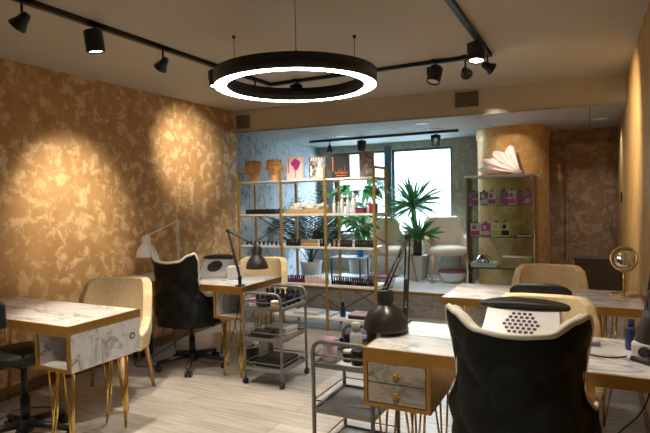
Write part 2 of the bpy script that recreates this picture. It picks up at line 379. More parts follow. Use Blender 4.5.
# ------------------------------------------------------------------ desks
def hairpin(x, y, z1, dx, dy):
    m = MB(); s = .035
    m.tube([(x - s * (dy != 0 or 1), y, z1), (x + dx * .3, y + dy * .3, .35 * z1), (x + dx, y + dy, .006), (x + dx + .004, y + dy, .006), (x + s + dx * .3, y + dy * .3, .4 * z1), (x + s + .02, y, z1)], .0055, 8)
    m.tube([(x, y + s, z1), (x + dx * .6, y + dy * .6 + .012, .45 * z1), (x + dx, y + dy, .006)], .0055, 8)
    m.b2((x - .05, y - .03, z1 - .004), (x + .06, y + .05, z1))
    return m
def desk(name, label, x0, x1, y0, y1, left, right, zt=.75):
    t = thing(name, label, 'desk', (x0, y0, 0)); W = x1 - x0; D = y1 - y0; e = .012
    MB().b2((e, e, zt - .045), (W - e, D - e, zt)).build('tabletop', 'marble', t)
    g = MB(); g.b2((0, 0, zt - .05), (W, e, zt - .0005)); g.b2((0, D - e, zt - .05), (W, D, zt - .0005)); g.b2((0, e, zt - .05), (e, D - e, zt - .0005)); g.b2((W - e, e, zt - .05), (W, D - e, zt - .0005))
    g.build('edge_band', 'gold', t)
    zb = zt - .05; hb = .215; za = zb - hb
    for kind, a, b in ((left, .0, .31), (right, W - .285, W)):
        if kind is None: continue
        if kind == 'panel_end':
            p = MB(); p.b2((W - .03 - .285 + .0, .0, 0), (W - .285, .02, zb)); p.build('post', 'gold', t); 
            p = MB(); p.b2((W - .315, D - .02, 0), (W - .285, D, zb)); p.build('post', 'gold', t)
            continue
        if kind == 'legs':
            for yy in (.06, D - .1): hairpin(a + .07, yy, zb, -.02, 0).build('leg', 'brass', t)
            continue
        q = MB(); th = .016
        q.b2((a, th, za), (a + th, D - .01, zb)); q.b2((b - th, th, za), (b, D - .01, zb)); q.b2((a + th, th, za), (b - th, D - .01, za + th)); q.b2((a + th, D - .026, za + th), (b - th, D - .01, zb))
        q.b2((a + th, th, zb - th), (b - th, D - .026, zb))
        box = q.build('cubby' if kind == 'cubby' else 'drawer_unit', 'marble' if kind == 'cubby' else 'gold', t)
        fr = MB(); fr.b2((a, 0, za), (a + .018, th, zb)); fr.b2((b - .018, 0, za), (b, th, zb)); fr.b2((a + .018, 0, za), (b - .018, th, za + .018)); fr.b2((a + .018, 0, zb - .012), (b - .018, th, zb))
        fr.build('front_frame', 'gold', box)
        if kind == 'cubby':
            gm = MB(); rot = Matrix.Rotation(PI / 2, 3, 'Y'); gm.lathe([(.012, -.002), (.022, -.002), (.022, .003), (.012, .003)], (b, D - .07, za + .11), 20, 0, rot); gm.build('cable_grommet', 'grey_metal', box)
        if kind == 'drawers':
            hh = (hb - .03) / 2 - .006
            for k in range(2):
                z0 = za + .022 + k * (hh + .005)
                dr = MB().b2((a + .022, .002, z0), (b - .022, .02, z0 + hh)).build('drawer', 'marble_shaded', t, bevel=.002)
                kn = MB(); cx = (a + b) / 2; cz = z0 + hh / 2
                kn.cyl((cx, .002, cz), (cx, -.012, cz), .005)
                kn.ball((cx, -.014, cz), (.008, .006, .008), 10)
                for w in range(6):
                    an = w * PI / 3; kn.ball((cx + .011 * math.cos(an), -.013, cz + .011 * math.sin(an)), (.007, .004, .007), 8)
                kn.build('knob', 'brass', dr)
        for yy in (.05, D - .09):
            hairpin((a + b) / 2 - .07, yy, za, -.02, 0).build('leg', 'brass', t)
            hairpin((a + b) / 2 + .06, yy, za, .02, 0).build('leg', 'brass', t)
    return t
desk('manicure_desk', 'white marble-topped desk with open cubby nearest on the left wall', XL + .004, -2.575, 1.95, 2.475, 'legs', 'cubby')
desk('manicure_desk', 'marble-topped desk further along the gold wall, black wing chair tucked in', XL + .004, -2.445, 3.40, 4.0, 'drawers', 'cubby')
desk('manicure_desk', 'nearest right marble desk with two drawers, grey trolley beside it', -.925, XR - .006, 2.20, 2.77, 'drawers', 'panel_end')
desk('manicure_desk', 'rear right marble desk carrying the round gold mirror', -.90, XR - .006, 3.52, 4.15, 'legs', 'legs')

# ------------------------------------------------------------------ chairs
def sgnpow(x, p): return math.copysign(abs(x) ** p, x)
def lerp_tab(tab, x):
    if x <= tab[0][0]: return tab[0][1]
    for (a, va), (b, vb) in zip(tab, tab[1:]):
        if x <= b:
            t = (x - a) / (b - a); t = t * t * (3 - 2 * t); return va + (vb - va) * t
    return tab[-1][1]
def shell(parent, tops, widths, a, b, z0, th, tmax, outer, inner, tuft=0, lean=.0, piping=None, pw=.75):
    def top(t): return lerp_tab(tops, abs(math.degrees(t)))
    def pos(t, z, off):
        w = lerp_tab(widths, z)
        x = (a * w + off) * sgnpow(math.sin(t), pw); y = -(b + off) * sgnpow(math.cos(t), pw)
        return Vector((x, y - lean * (z - z0) * max(0, math.cos(t)), z))
    tm = math.radians(tmax)
    def fo(u, v):
        t = -tm + 2 * tm * u; z = z0 + (top(t) - z0) * v; off = 0
        if tuft:
            s = t * (a + b) / 2 / .115; q = (z - z0) / .115
            r = abs(math.sin(PI * (s + q) / 2) * math.sin(PI * (s - q) / 2)) ** .55
            off = tuft * (r - .6) * min(1, (1 - v) * 5) * min(1, v * 6 + .2)
        return pos(t, z, off)
    def fi(u, v):
        t = -tm + 2 * tm * u; z = z0 + (top(t) - z0) * v; return pos(t, z, -th)
    nu, nv = 72, 30
    m = MB(); m.grid(fo, nu, nv)
    def rim(u, v): return fo(u, 1).lerp(fi(u, 1), v) + Vector((0, 0, .012 * math.sin(PI * v)))
    if outer == inner: m.grid(rim, nu, 4)
    if outer == inner:
        for uu in (0, 1): m.grid(lambda u, v, uu=uu: fo(uu, u).lerp(fi(uu, u), v), 12, 2)
    m.grid(lambda u, v: fo(u, 0).lerp(fi(u, 0), v), nu, 1)
    back = m.build('backrest', outer, parent)
    ln = MB(); ln.grid(fi, nu, nv, flip=True)
    if outer != inner:
        ln.grid(rim, nu, 4)
        for uu in (0, 1): ln.grid(lambda u, v, uu=uu: fo(uu, u).lerp(fi(uu, u), v), 12, 2)
    ln.build('lining', inner, parent)
    if piping:
        pts = [fo(0, k / 10) for k in range(0, 10)] + [rim(i / nu, .12) + Vector((0, 0, .003)) for i in range(nu + 1)] + [fo(1, k / 10) for k in range(9, -1, -1)]
        MB().tube(pts, piping, 8).build('edge_piping', 'white_cloth', parent)
    return back

def star_base(parent, r=.29, zc=.40, metal='black_plastic'):
    m = MB(); m.lathe([(.0, .055), (.04, .055), (.045, .10), (.032, .13), (.0, .13)], n=18)
    for k in range(5):
        an = 2 * PI * k / 5 + .3; dx, dy = math.cos(an), math.sin(an)
        m.tube([(dx * .03, dy * .03, .105), (dx * r * .5, dy * r * .5, .095), (dx * r, dy * r, .075)], [.026, .022, .017], 8)
    base = m.build('star_base', metal, parent)
    for k in range(5):
        an = 2 * PI * k / 5 + .3; c = Vector((math.cos(an) * r, math.sin(an) * r, 0)); tn = Vector((-math.sin(an), math.cos(an), 0))
        w = MB(); w.cyl(c + tn * .006 + Vector((0, 0, .027)), c + tn * .026 + Vector((0, 0, .027)), .027); w.cyl(c - tn * .026 + Vector((0, 0, .027)), c - tn * .006 + Vector((0, 0, .027)), .027); w.cyl(c + Vector((0, 0, .03)), c + Vector((0, 0, .08)), .009)
        w.build('castor', 'black_plastic', base)
    g = MB(); g.cyl((0, 0, .12), (0, 0, .27), .027); g.cyl((0, 0, .26), (0, 0, zc), .018); g.b2((-.09, -.09, zc - .03), (.09, .09, zc)); g.build('gas_lift', metal, parent)
    lv = MB(); lv.tube([(.05, 0, zc - .02), (.2, .02, zc - .02), (.23, .02, zc - .035)], .006, 6); lv.build('lever', metal, parent)
    return base
def wing_chair(label, loc, rz):
    t = thing('wing_chair', label, 'chair', loc, rz)
    shell(t, [(0, .925), (20, .935), (40, .985), (51, 1.0), (60, .94), (68, .70), (78, .64), (100, .62), (112, .60)], [(.38, .93), (.5, .96), (.62, .96), (.72, .84), (.84, .91), (1.0, 1.05)], .28, .26, .39, .05, 112, 'velvet', 'white_cloth', tuft=.024, lean=.06, piping=.011)
    MB().cushion((0, .02, .445), (.47, .50, .12)).build('seat', 'velvet', t)
    star_base(t)
    return t
wing_chair('black tufted wing chair with white piping at the far left desk', (-3.09, 3.55, 0), math.radians(-2))
wing_chair('large black tufted wing chair in the right foreground, back to the camera', (-.243, 2.20, 0), math.radians(-1))

def cream_chair(label, loc, rz, fabric='cream', arms=False):
    t = thing('tub_chair', label, 'chair', loc, rz, None)
    tops = [(0, .84), (38, .84), (52, .80), (66, .66), (80, .60), (104, .56)] if arms else [(0, .842), (36, .842), (50, .815), (62, .74), (76, .56), (95, .47)]
    shell(t, tops, [(.34, .92), (.5, 1.), (.86, 1.03)], .295, .27, .36, .06, 104 if arms else 95, fabric, fabric, lean=.10, pw=.62)
    MB().cushion((0, .03, .405), (.50, .52, .13), 3.6).build('seat', fabric, t)
    for sx in (-1, 1):
        for sy, yy in ((1, .21), (-1, -.20)):
            MB().cyl((sx * .20, yy, .37), (sx * .245, yy + sy * .045, 0), .021, .012, 12).build('leg', 'wood', t)
    return t
cream_chair('cream tub chair behind the nearest left marble desk', (-3.17, 2.72, 0), PI + .42)
cream_chair('cream tub chair behind the far left desk, in front of the gold rack', (-2.92, 4.27, 0), PI + .2)
cream_chair('cream tub chair behind the foreground right desk and its dust collector', (-.235, 2.98, 0), PI)
cream_chair('cream tub chair behind the rear right desk, below the glass cabinet', (-.30, 4.42, 0), PI)
cream_chair('cream armchair on the platform, right of the yucca', (-1.735, 7.10, ZP), PI + math.radians(24), 'cream_daylit', True)
cream_chair('cream armchair on the platform, left of the yucca, half behind rack', (-2.44, 6.86, ZP), PI + math.radians(48), 'cream_daylit', True)

def task_stool(label, loc, rz, zs=.56):
    t = thing('task_stool', label, 'stool', loc, rz)
    MB().lathe([(0, zs - .07), (.15, zs - .07), (.185, zs - .05), (.19, zs - .02), (.175, zs), (0, zs + .01)], n=32).build('seat', 'leather', t)
    b = MB(); b.grid(lambda u, v: Vector((.165 * sgnpow(math.sin(-1.2 + 2.4 * u), .8), -.19 - .07 * math.cos(-1.2 + 2.4 * u), zs + .17 + .19 * v * (.55 + .45 * math.sin(PI * min(max(u, .02), .98)) ** .5) + .02 * (1 - math.sin(PI * u)))), 20, 8)
    o = b.build('backrest', 'leather', t); sd = o.modifiers.new('thick', 'SOLIDIFY'); sd.thickness = .05; sd.offset = 0; ss = o.modifiers.new('soft', 'SUBSURF'); ss.levels = 1; ss.render_levels = 2
    MB().tube([(0, -.02, zs - .08), (0, -.22, zs - .07), (0, -.275, zs + .02), (0, -.27, zs + .22)], .013, 8).build('back_support', 'black', t)
    star_base(t, .27, zs - .06)
    return t
task_stool('black padded stool with backrest at the left frame edge', (-3.075, 2.02, 0), math.radians(5), .56)
task_stool('black padded stool with low backrest between the two right desks', (-.265, 3.56, 0), 0, .55)

# ------------------------------------------------------------------ trolleys
def trolley(label, loc, rz, W=.37, D=.42, H=.75):
    t = thing('salon_trolley', label, 'trolley', loc, rz); r = .011
    for y in (r, D - r):
        pts = [(r, y, .06), (r, y, H - .06)] + [(r + .05 - .05 * math.cos(a), y, H - .06 + .05 * math.sin(a)) for a in (.5, 1.1, PI / 2)]
        pts += [(W - r - .05 + .05 * math.cos(a), y, H - .06 + .05 * math.sin(a)) for a in (PI / 2, 1.1, .5)] + [(W - r, y, H - .06), (W - r, y, .06)]
        MB().tube(pts, r, 10).build('end_frame', 'grey_metal', t)
    for z in (H - .13, H - .365, H - .6):
        m = MB(); m.b2((.02, .02, z - .004), (W - .02, D - .02, z)); m.b2((.02, .005, z - .012), (W - .02, .02, z + .012)); m.b2((.02, D - .02, z - .012), (W - .02, D - .005, z + .012)); m.b2((.004, .02, z - .012), (.02, D - .02, z + .012)); m.b2((W - .02, .02, z - .012), (W - .004, D - .02, z + .012))
        sh = m.build('tray', 'grey_metal', t)
        if True:
            g = MB(); zz = z + .05
            g.tube([(r, r, zz), (W - r, r, zz), (W - r, D - r, zz), (r, D - r, zz)], .0045, 6, closed=True); g.build('guard_rail', 'grey_metal', sh)
    for x in (r, W - r):
        for y in (r, D - r):
            c = MB(); c.cyl((x - .012, y, .024), (x + .012, y, .024), .024); c.cyl((x, y, .03), (x, y, .065), .010); c.build('castor', 'black_plastic', t)
    return t
KT = (-2.425, 3.365, 0); trolley('grey three-tier trolley of dark bottles beside the far left desk', KT, 0, .355, .41, .725)
MT = (-1.285, 2.36, 0); trolley('grey three-tier trolley cut by the frame bottom, beside the drawer desk', MT, 0, .345, .40, .71)

# ------------------------------------------------------------------ small goods
def bottle_mb(r, h, cap_h, cap_r=None, mi_cap=1, n=14):
    cr = cap_r or r * .6; m = MB(); b = h - cap_h
    m.lathe([(0, 0), (r * .92, 0), (r, .004), (r, b * .86), (r * .55, b), (0, b)], n=n)
    m.lathe([(0, b - .001), (cr, b - .001), (cr, h - .003), (cr * .85, h), (0, h)], n=n, mi=mi_cap)
    return m
def item(mb, name, mats, label, cat, loc, group=None, rotz=0, bevel=0):
    return tag(mb.build(name, mats, None, loc, rotz, bevel), label, cat, group)
def parts_bottle(label, loc, r, h, cap_h, body, cap, cap_r=None, group=None, pump=False, name='bottle', cat='bottle'):
    t = thing(name, label, cat, loc, 0, group); b = h - cap_h
    MB().lathe([(0, 0), (r * .92, 0), (r, .004), (r, b * .88), (r * .6, b), (0, b)], n=20).build('body', body, t)
    cr = cap_r or r * .6
    m = MB()
    if pump:
        m.cyl((0, 0, b - .001), (0, 0, b + cap_h * .4), cr, n=14); m.cyl((0, 0, b + cap_h * .4), (0, 0, h - .008), .006, n=8); m.tube([(0, 0, h - .006), (-.035, 0, h - .004), (-.045, 0, h - .014)], .007, 8)
    else: m.lathe([(0, b - .001), (cr, b - .001), (cr, h - .003), (cr * .85, h), (0, h)], n=20)
    m.build('pump' if pump else 'cap', cap, t)
    return t
protos = {}
def polish(kind, loc, label, group):
    if kind not in protos:
        bm, cm = {'black': ('dark_lacquer', 'black_plastic'), 'plum': ('purple', 'black_plastic'), 'rose': ('rose', 'white'), 'beige': ('beige', 'beige'), 'white': ('milk', 'milk')}[kind]
        o = bottle_mb(.0125, .075 if kind != 'rose' else .08, .036, .0085).build('nail_polish_bottle', [bm, cm]); protos[kind] = o
    else:
        o = protos[kind].copy(); C.objects.link(o)
    o.location = loc; tag(o, label, 'nail polish', group); return o

# ------------------------------------------------------------------ gold rack
RX = [-3.68, -3.105, -2.55, -1.985]; RY0, RY1 = 5.10, 5.45; SZ = [1.65, 1.27, .91, .50, .14]
rk = thing('display_rack', 'tall gold-framed open rack with white shelves before the platform', 'rack', (0, 0, 0))
for x in RX:
    for y in (RY0, RY1):
        MB().b2((x - .0125, y - .0125, 0), (x + .0125, y + .0125, 1.76)).build('post', 'rack_gold', rk)
    MB().b2((x - .0125, RY0 + .0125, 1.735), (x + .0125, RY1 - .0125, 1.76)).build('top_bar', 'rack_gold', rk)
    for z in SZ: MB().b2((x - .008, RY0 + .0125, z - .035), (x + .008, RY1 - .0125, z - .02)).build('cross_bar', 'rack_gold', rk)
for i in range(3):
    for z in SZ:
        MB().b2((RX[i] + .0127, RY0 - .005, z - .02), (RX[i + 1] - .0127, RY1 + .005, z)).build('shelf', 'white_shelf', rk, bevel=.002)
    for za, zb in ((.93, 1.25), (.16, .48)):
        b = MB(); b.tube([(RX[i], RY1 + .006, za), (RX[i + 1], RY1 + .006, zb)], .007, 6); b.tube([(RX[i], RY1 + .012, zb), (RX[i + 1], RY1 + .012, za)], .007, 6); b.build('cross_brace', 'brace', rk)

def head_planter(label, loc, rz):
    t = thing('head_planter', label, 'planter', loc, rz)
    def f(u, v):
        an = 2 * PI * u; z = .245 * v
        r = lerp_tab([(0, .052), (.045, .046), (.075, .043), (.11, .066), (.16, .08), (.21, .078), (.245, .068)], z)
        x = r * math.cos(an) * .92; y = r * math.sin(an)
        if math.sin(an) > 0:   # the face looks along +y
            w = math.exp(-(math.cos(an) / .18) ** 2)
            y += .026 * w * math.exp(-((z - .145) / .017) ** 2)                       # nose
            y += .012 * w * math.exp(-((z - .115) / .007) ** 2) + .010 * w * math.exp(-((z - .102) / .006) ** 2)   # lips
            y += .016 * w * math.exp(-((z - .085) / .012) ** 2)                       # chin
            for sx in (-1, 1): y -= .013 * math.exp(-((math.cos(an) - sx * .42) / .16) ** 2) * math.exp(-((z - .165) / .012) ** 2)  # eye sockets
            y += .007 * math.exp(-((z - .188) / .01) ** 2) * math.sin(an)             # brow
        if z > .19: 
            k = 1 + .06 * math.sin(9 * an) * min(1, (z - .19) / .02); x *= k; y *= k  # curls
        return Vector((x * 1.28, y * 1.28, z))
    m = MB(); m.grid(f, 56, 44); m.lathe([(0, .001), (.066, .001)], n=28); m.lathe([(.084, .243), (.072, .225), (0, .22)], n=28)
    m.build('head', 'terracotta', t)
    e = MB()
    for sx in (-1, 1): e.ball((sx * .095, -.004, .15), (.012, .018, .026), 12)
    e.build('ears', 'terracotta', t)
    return t
head_planter('terracotta head planter turned away, leftmost on the rack top', (-3.565, 5.26, 1.65), math.radians(70))
head_planter('terracotta head planter with carved face toward the room, on rack top', (-3.275, 5.26, 1.65), PI + math.radians(28))

def book(label, loc, w, h, d, cover, rz, art):
    t = thing('book', label, 'book', loc, rz)
    m = MB(); m.b2((-w / 2, -d / 2, 0), (w / 2, -d / 2 + .004, h)); m.b2((-w / 2, d / 2 - .004, 0), (w / 2, d / 2, h)); m.b2((-w / 2, -d / 2 + .004, 0), (-w / 2 + .004, d / 2 - .004, h))
    m.build('cover', cover, t)
    MB().b2((-w / 2 + .004, -d / 2 + .004, .003), (w / 2 - .004, d / 2 - .004, h - .003)).build('pages', 'pages', t)
    a = MB(); mats = art(a, w, h, -d / 2 - .0008); a.build('cover_print', mats, t)
    return t
def art_circle(a, w, h, y):
    rot = Matrix.Rotation(PI / 2, 3, 'X'); 
    for cx, cz, r in ((.1, .62, .2), (-.06, .7, .17), (.22, .72, .15), (.05, .78, .17), (.08, .52, .15)): a.lathe([(0, 0), (r * w, 0)], (cx * w, y, cz * h), 20, 0, rot)
    a.b2((-.42 * w, y, .3 * h), (-.36 * w, y + .0005, .92 * h)); a.b2((.02 * w, y, .1 * h), (.06 * w, y + .0005, .45 * h))
    return ['magenta']
def art_bw(a, w, h, y):
    for k in range(5): a.b2((-.4 * w + k * .16 * w, y, .80 * h), (-.3 * w + k * .16 * w, y + .0005, .95 * h))
    a.b2((-.05 * w, y, .05 * h), (.4 * w, y + .0005, .5 * h)); a.b2((-.42 * w, y, .15 * h), (-.32 * w, y + .0005, .6 * h)); a.b2((.05 * w, y, .5 * h), (.25 * w, y + .0005, .72 * h))
    return ['milk']
def art_orange(a, w, h, y):
    for k, (x0, x1) in enumerate(((-.3, -.12), (-.08, .0), (.06, .2), (.26, .4))): a.b2((x0 * w, y, .2 * h), (x1 * w, y + .0005, .24 * h)); a.b2((x0 * w, y, .2 * h), (x0 * w + .02 * w, y + .0005, (.32 + .05 * k) * h)); a.b2((x1 * w - .02 * w, y, .2 * h), (x1 * w, y + .0005, .3 * h))
    for k in range(6): a.b2((-.46 * w, y, (.3 + .1 * k) * h), (-.38 * w, y + .0005, (.37 + .1 * k) * h))
    a.b2((-.25 * w, y, .1 * h), (.35 * w, y + .0005, .13 * h))
    return ['orange']
def art_brown(a, w, h, y):
    a.b2((-.05 * w, y, .1 * h), (.38 * w, y + .0005, .7 * h)); a.b2((-.3 * w, y, .8 * h), (.38 * w, y + .0005, .86 * h)); return ['bwprint']
BT = 1.651
book('pale pink book with a magenta flower cover, leftmost on the rack', (-3.0, 5.26, BT), .20, .27, .03, 'pinkpaper', .1, art_circle)
book('black and white printed book standing on the rack top', (-2.72, 5.27, BT), .195, .255, .03, 'bwprint', .08, art_bw)
book('black book with orange lettering standing on the rack top', (-2.43, 5.26, BT), .20, .265, .04, 'black', .1, art_orange)
book('brown book standing at the right end of the rack top', (-2.12, 5.25, BT), .155, .27, .045, 'brownprint', .15, art_brown)

# second shelf
z = 1.2705
def lidded_box(name, label, cat, loc, d, body, lid, rz=0, group=None):
    t = thing(name, label, cat, loc, rz, group)
    MB().b2((-d[0] / 2, -d[1] / 2, 0), (d[0] / 2, d[1] / 2, d[2] * .72)).build('body', body, t, bevel=.002)
    MB().b2((-d[0] / 2 - .002, -d[1] / 2 - .002, d[2] * .72), (d[0] / 2 + .002, d[1] / 2 + .002, d[2])).build('lid', lid, t, bevel=.002)
    return t
lidded_box('storage_box', 'long low black box on the rack under the planters', 'box', (-3.42, 5.25, z), (.40, .2, .055), 'black_plastic', 'leather')
cr = thing('wooden_crate', 'shallow pine crate of white fluff on the rack', 'crate', (-2.83, 5.26, z))
m = MB(); m.b2((-.25, -.11, 0), (.25, .11, .008)); m.b2((-.25, -.11, .008), (.25, -.1, .05)); m.b2((-.25, .1, .008), (.25, .11, .05)); m.b2((-.25, -.1, .008), (-.24, .1, .05)); m.b2((.24, -.1, .008), (.25, .1, .05)); m.build('crate_body', 'crate', cr)
fl = MB()
for k in range(60): fl.ball((rnd.uniform(-.21, .21), rnd.uniform(-.075, .075), rnd.uniform(.04, .085)), rnd.uniform(.022, .036), 8)
tag(fl.build('cotton_fluff', 'fluff', None, (-2.83, 5.26, z + .008)), 'heap of white cotton fluff lying in the pine crate', 'cotton', kind='stuff')
parts_bottle('small dark jar at the left end behind the crate', (-3.06, 5.42, z), .025, .05, .015, 'black_plastic', 'black', .03, name='jar', cat='jar')
for x, h, r, b, c, lab in ((-2.50, .15, .022, 'milk', 'white', 'short white bottle, leftmost in the rack bottle row'), (-2.445, .12, .017, 'mint', 'white', 'pale mint bottle between the white bottles on the rack'), (-2.405, .205, .021, 'milk', 'white', 'tall slim white bottle next right of the mint bottle'), (-2.335, .20, .021, 'milk', 'white', 'tall white bottle third in the white row'), (-2.265, .215, .030, 'milk', 'milk', 'widest white tube bottle at the row end, beside maroon boxes')):
    parts_bottle(lab, (x, 5.22, z), r, h, h * .25, b, c)
lidded_box('gift_box', 'maroon box on the rack beside the widest white bottle', 'box', (-2.185, 5.22, z), (.09, .09, .06), 'maroon', 'purple')
lidded_box('gift_box', 'small maroon box at the right post of the rack', 'box', (-2.05, 5.24, z), (.07, .08, .10), 'maroon', 'maroon')
parts_bottle('little white jar resting behind the maroon boxes on the rack', (-2.125, 5.30, z), .028, .12, .03, 'milk', 'white', .026, name='jar', cat='jar')

# polish rows
def row(kinds, xs, y, z, place, jit=.004):
    for k, x in zip(kinds, xs):
        lab = {'black': 'black-capped dark nail polish ', 'plum': 'black-capped plum nail polish ', 'rose': 'white-capped rose nail polish ', 'beige': 'beige nail polish ', 'white': 'single white nail polish '}[k] + place
        polish(k, (x, y + rnd.uniform(-jit, jit), z), lab, k + ' polish ' + place)
def lin(a, b, n): return [a + (b - a) * i / (n - 1) for i in range(n)]
z3, z4 = .9105, .5005
for y, pos in ((5.16, 'front row'), (5.215, 'second row')):
    row(['black'] * 7 + ['beige'] * 8 + ['white'] + ['black'] * 3, lin(-3.07, -2.585, 19), y, z3, 'in %s, rack middle shelf, centre bay' % pos)
    row(['black', 'beige'] * 2 + ['black'] * 5 + ['white'] * 1 + ['black'] * 8, lin(-2.51, -2.02, 18), y, z3, 'in %s, rack middle shelf, right bay' % pos)
    row(['plum'] * 8 + ['rose'] * 10, lin(-3.06, -2.59, 18), y, z4, 'in %s, rack low shelf, centre bay' % pos)
    row(['black'] * 9 + ['plum'] * 2 + ['black'] * 8, lin(-2.51, -2.02, 19), y, z4, 'in %s, rack low shelf, right bay' % pos)
for k in range(9):
    item(bottle_mb(.016, .045, .014, .015), 'gel_jar', ['black_plastic', 'black'], 'tiny black gel jar in the row on the rack left bay', 'jar', (-3.62 + k * .057, 5.17, z3), 'tiny black gel jars, left bay')
lidded_box('storage_box', 'black box with pinkish lid on the rack bottom shelf', 'box', (-2.22, 5.25, .1405), (.22, .2, .05), 'black_plastic', 'rose')
lidded_box('storage_box', 'pale flat box on the rack bottom shelf, centre bay', 'box', (-2.86, 5.26, .1405), (.3, .22, .035), 'pages', 'milk')
parts_bottle('dark bottle standing on the rack bottom shelf right bay', (-2.42, 5.22, .1405), .03, .16, .05, 'navy', 'black')

# ------------------------------------------------------------------ plants
def blade(m, base, az, el, L, w, droop, n=8, mi=0, fold=.25, roll=0):
    P = []; d = Vector((math.cos(az) * math.cos(el), math.sin(az) * math.cos(el), math.sin(el))); p = Vector(base); s = Matrix.Rotation(roll, 3, d) @ Vector((-math.sin(az), math.cos(az), 0))
    for i in range(n + 1):
        t = i / n; ww = w * math.sin(PI * min(.97, .12 + .88 * t)) ** .7 * (1 if t < .98 else .2)
        u = d.cross(s); P.append((p - s * ww + u * 0, p - u * ww * fold, p + s * ww))
        p = p + d * (L / n); d = (d + Vector((0, 0, -droop / n))).normalized()
    vs = [q for r in P for q in r]; fs = []
    for i in range(n):
        a = i * 3; fs += [(a, a + 1, a + 4, a + 3), (a + 1, a + 2, a + 5, a + 4)]
    m._add(vs, fs, mi, True)
def frond(m, base, az, el, L, droop, leaf=.2, nl=16):
    d = Vector((math.cos(az) * math.cos(el), math.sin(az) * math.cos(el), math.sin(el))); p = Vector(base); s = Vector((-math.sin(az), math.cos(az), 0)); pts = [p.copy()]
    for i in range(nl):
        p = p + d * (L / nl); d = (d + Vector((0, 0, -droop / nl))).normalized(); pts.append(p.copy())
        if i > 2:
            t = i / nl; ll = leaf * (math.sin(PI * (.15 + .8 * t)))
            for sg in (-1, 1):
                q = (s * sg * .8 + d * .7 + Vector((0, 0, -.1))).normalized(); a2 = math.atan2(q.y, q.x); e2 = math.asin(max(-1, min(1, q.z)))
                blade(m, p, a2, e2, ll, .012, .5, 4, fold=.6, roll=sg * .6)
    m.tube(pts, [.006 * (1 - .8 * i / nl) for i in range(nl + 1)], 5)
def keep(m, loc, x0=XL + .03, x1=-1.35, y0=RY1 + .06, y1=YB - .08, z1=HS - .08):
    for i, (x, y, z) in enumerate(m.v): m.v[i] = (min(max(x, x0 - loc[0]), x1 - loc[0]), min(max(y, y0 - loc[1]), y1 - loc[1]), min(z, z1 - loc[2]))
# yucca
yc = thing('potted_yucca', 'two-headed yucca in a pale square planter by the window', 'plant', (-2.16, 7.10, ZP))
m = MB(); m.box((0, 0, .165), (.25, .25, .33), taper=.85); m.build('planter', 'pot', yc, bevel=.01)
MB().b2((-.10, -.10, .325), (.10, .10, .334)).build('soil', 'soil', yc)
m = MB(); m.tube([(.0, 0, .32), (.01, 0, .6), (-.02, 0, .85), (-.03, 0, 1.06)], [.045, .04, .036, .03], 12); m.tube([(.05, -.02, .32), (.06, -.03, .45), (.06, -.04, .58)], [.04, .036, .03], 10); m.build('trunk', 'trunk', yc)
m = MB()
for k in range(64): blade(m, (-.03 + rnd.uniform(-.01, .01), rnd.uniform(-.01, .01), .98 + .06 * rnd.random()), k * 2.4, rnd.uniform(-.3, 1.15), rnd.uniform(.40, .54), 0.019, rnd.uniform(.3, 1.1), fold=.7, roll=rnd.uniform(-1.2, 1.2))
for k in range(44): blade(m, (.06, -.04, .54 + .05 * rnd.random()), k * 2.4, rnd.uniform(-.1, 1.2), rnd.uniform(.28, .40), .02, rnd.uniform(.3, 1.0), fold=.7, roll=rnd.uniform(-1.2, 1.2))
keep(m, (-2.16, 7.10, ZP)); m.build('foliage', 'leaf', yc)
# palm
pm = thing('potted_palm', 'dark feathery palm behind the middle of the gold rack', 'plant', (-3.46, 6.45, ZP))
MB().lathe([(0, 0), (.12, 0), (.15, .26), (.16, .28), (.145, .28), (.14, .255), (0, .25)]).build('planter', 'pot', pm)
m = MB()
for k in range(20): frond(m, (rnd.uniform(-.03, .03), rnd.uniform(-.03, .03), .26), k * 2.4 + .5, rnd.uniform(.95, 1.5), rnd.uniform(.7, 1.3), rnd.uniform(.9, 2.0), .24, 18)
keep(m, (-3.46, 6.45, ZP), x1=-3.02); m.build('foliage', 'leaf_dark', pm)
# monstera
mo = thing('potted_monstera', 'broad-leaved green plant behind the white bottles of the rack', 'plant', (-2.88, 6.80, ZP))
MB().lathe([(0, 0), (.12, 0), (.16, .28), (.165, .30), (.15, .30), (.145, .27), (0, .265)]).build('planter', 'pot', mo)
m = MB()
for k in range(34):
    az = k * 2.4; L = rnd.uniform(.25, .55); zt = rnd.uniform(.55, 1.42); r = rnd.uniform(.08, .34)
    tip = Vector((math.cos(az) * r, math.sin(az) * r, zt)); m.tube([(0, 0, .26), (tip.x * .35, tip.y * .35, zt * .75), tip], .006, 5)
    for sgn in (-.9, -.45, 0, .45, .9): blade(m, tip, az + sgn, rnd.uniform(-.35, .1), rnd.uniform(.2, .3), .036, .8, 6, fold=.4, roll=rnd.uniform(-.9, .9))
keep(m, (-2.88, 6.80, ZP), x0=-3.25, x1=-2.55); m.build('foliage', 'leaf_bright', mo)

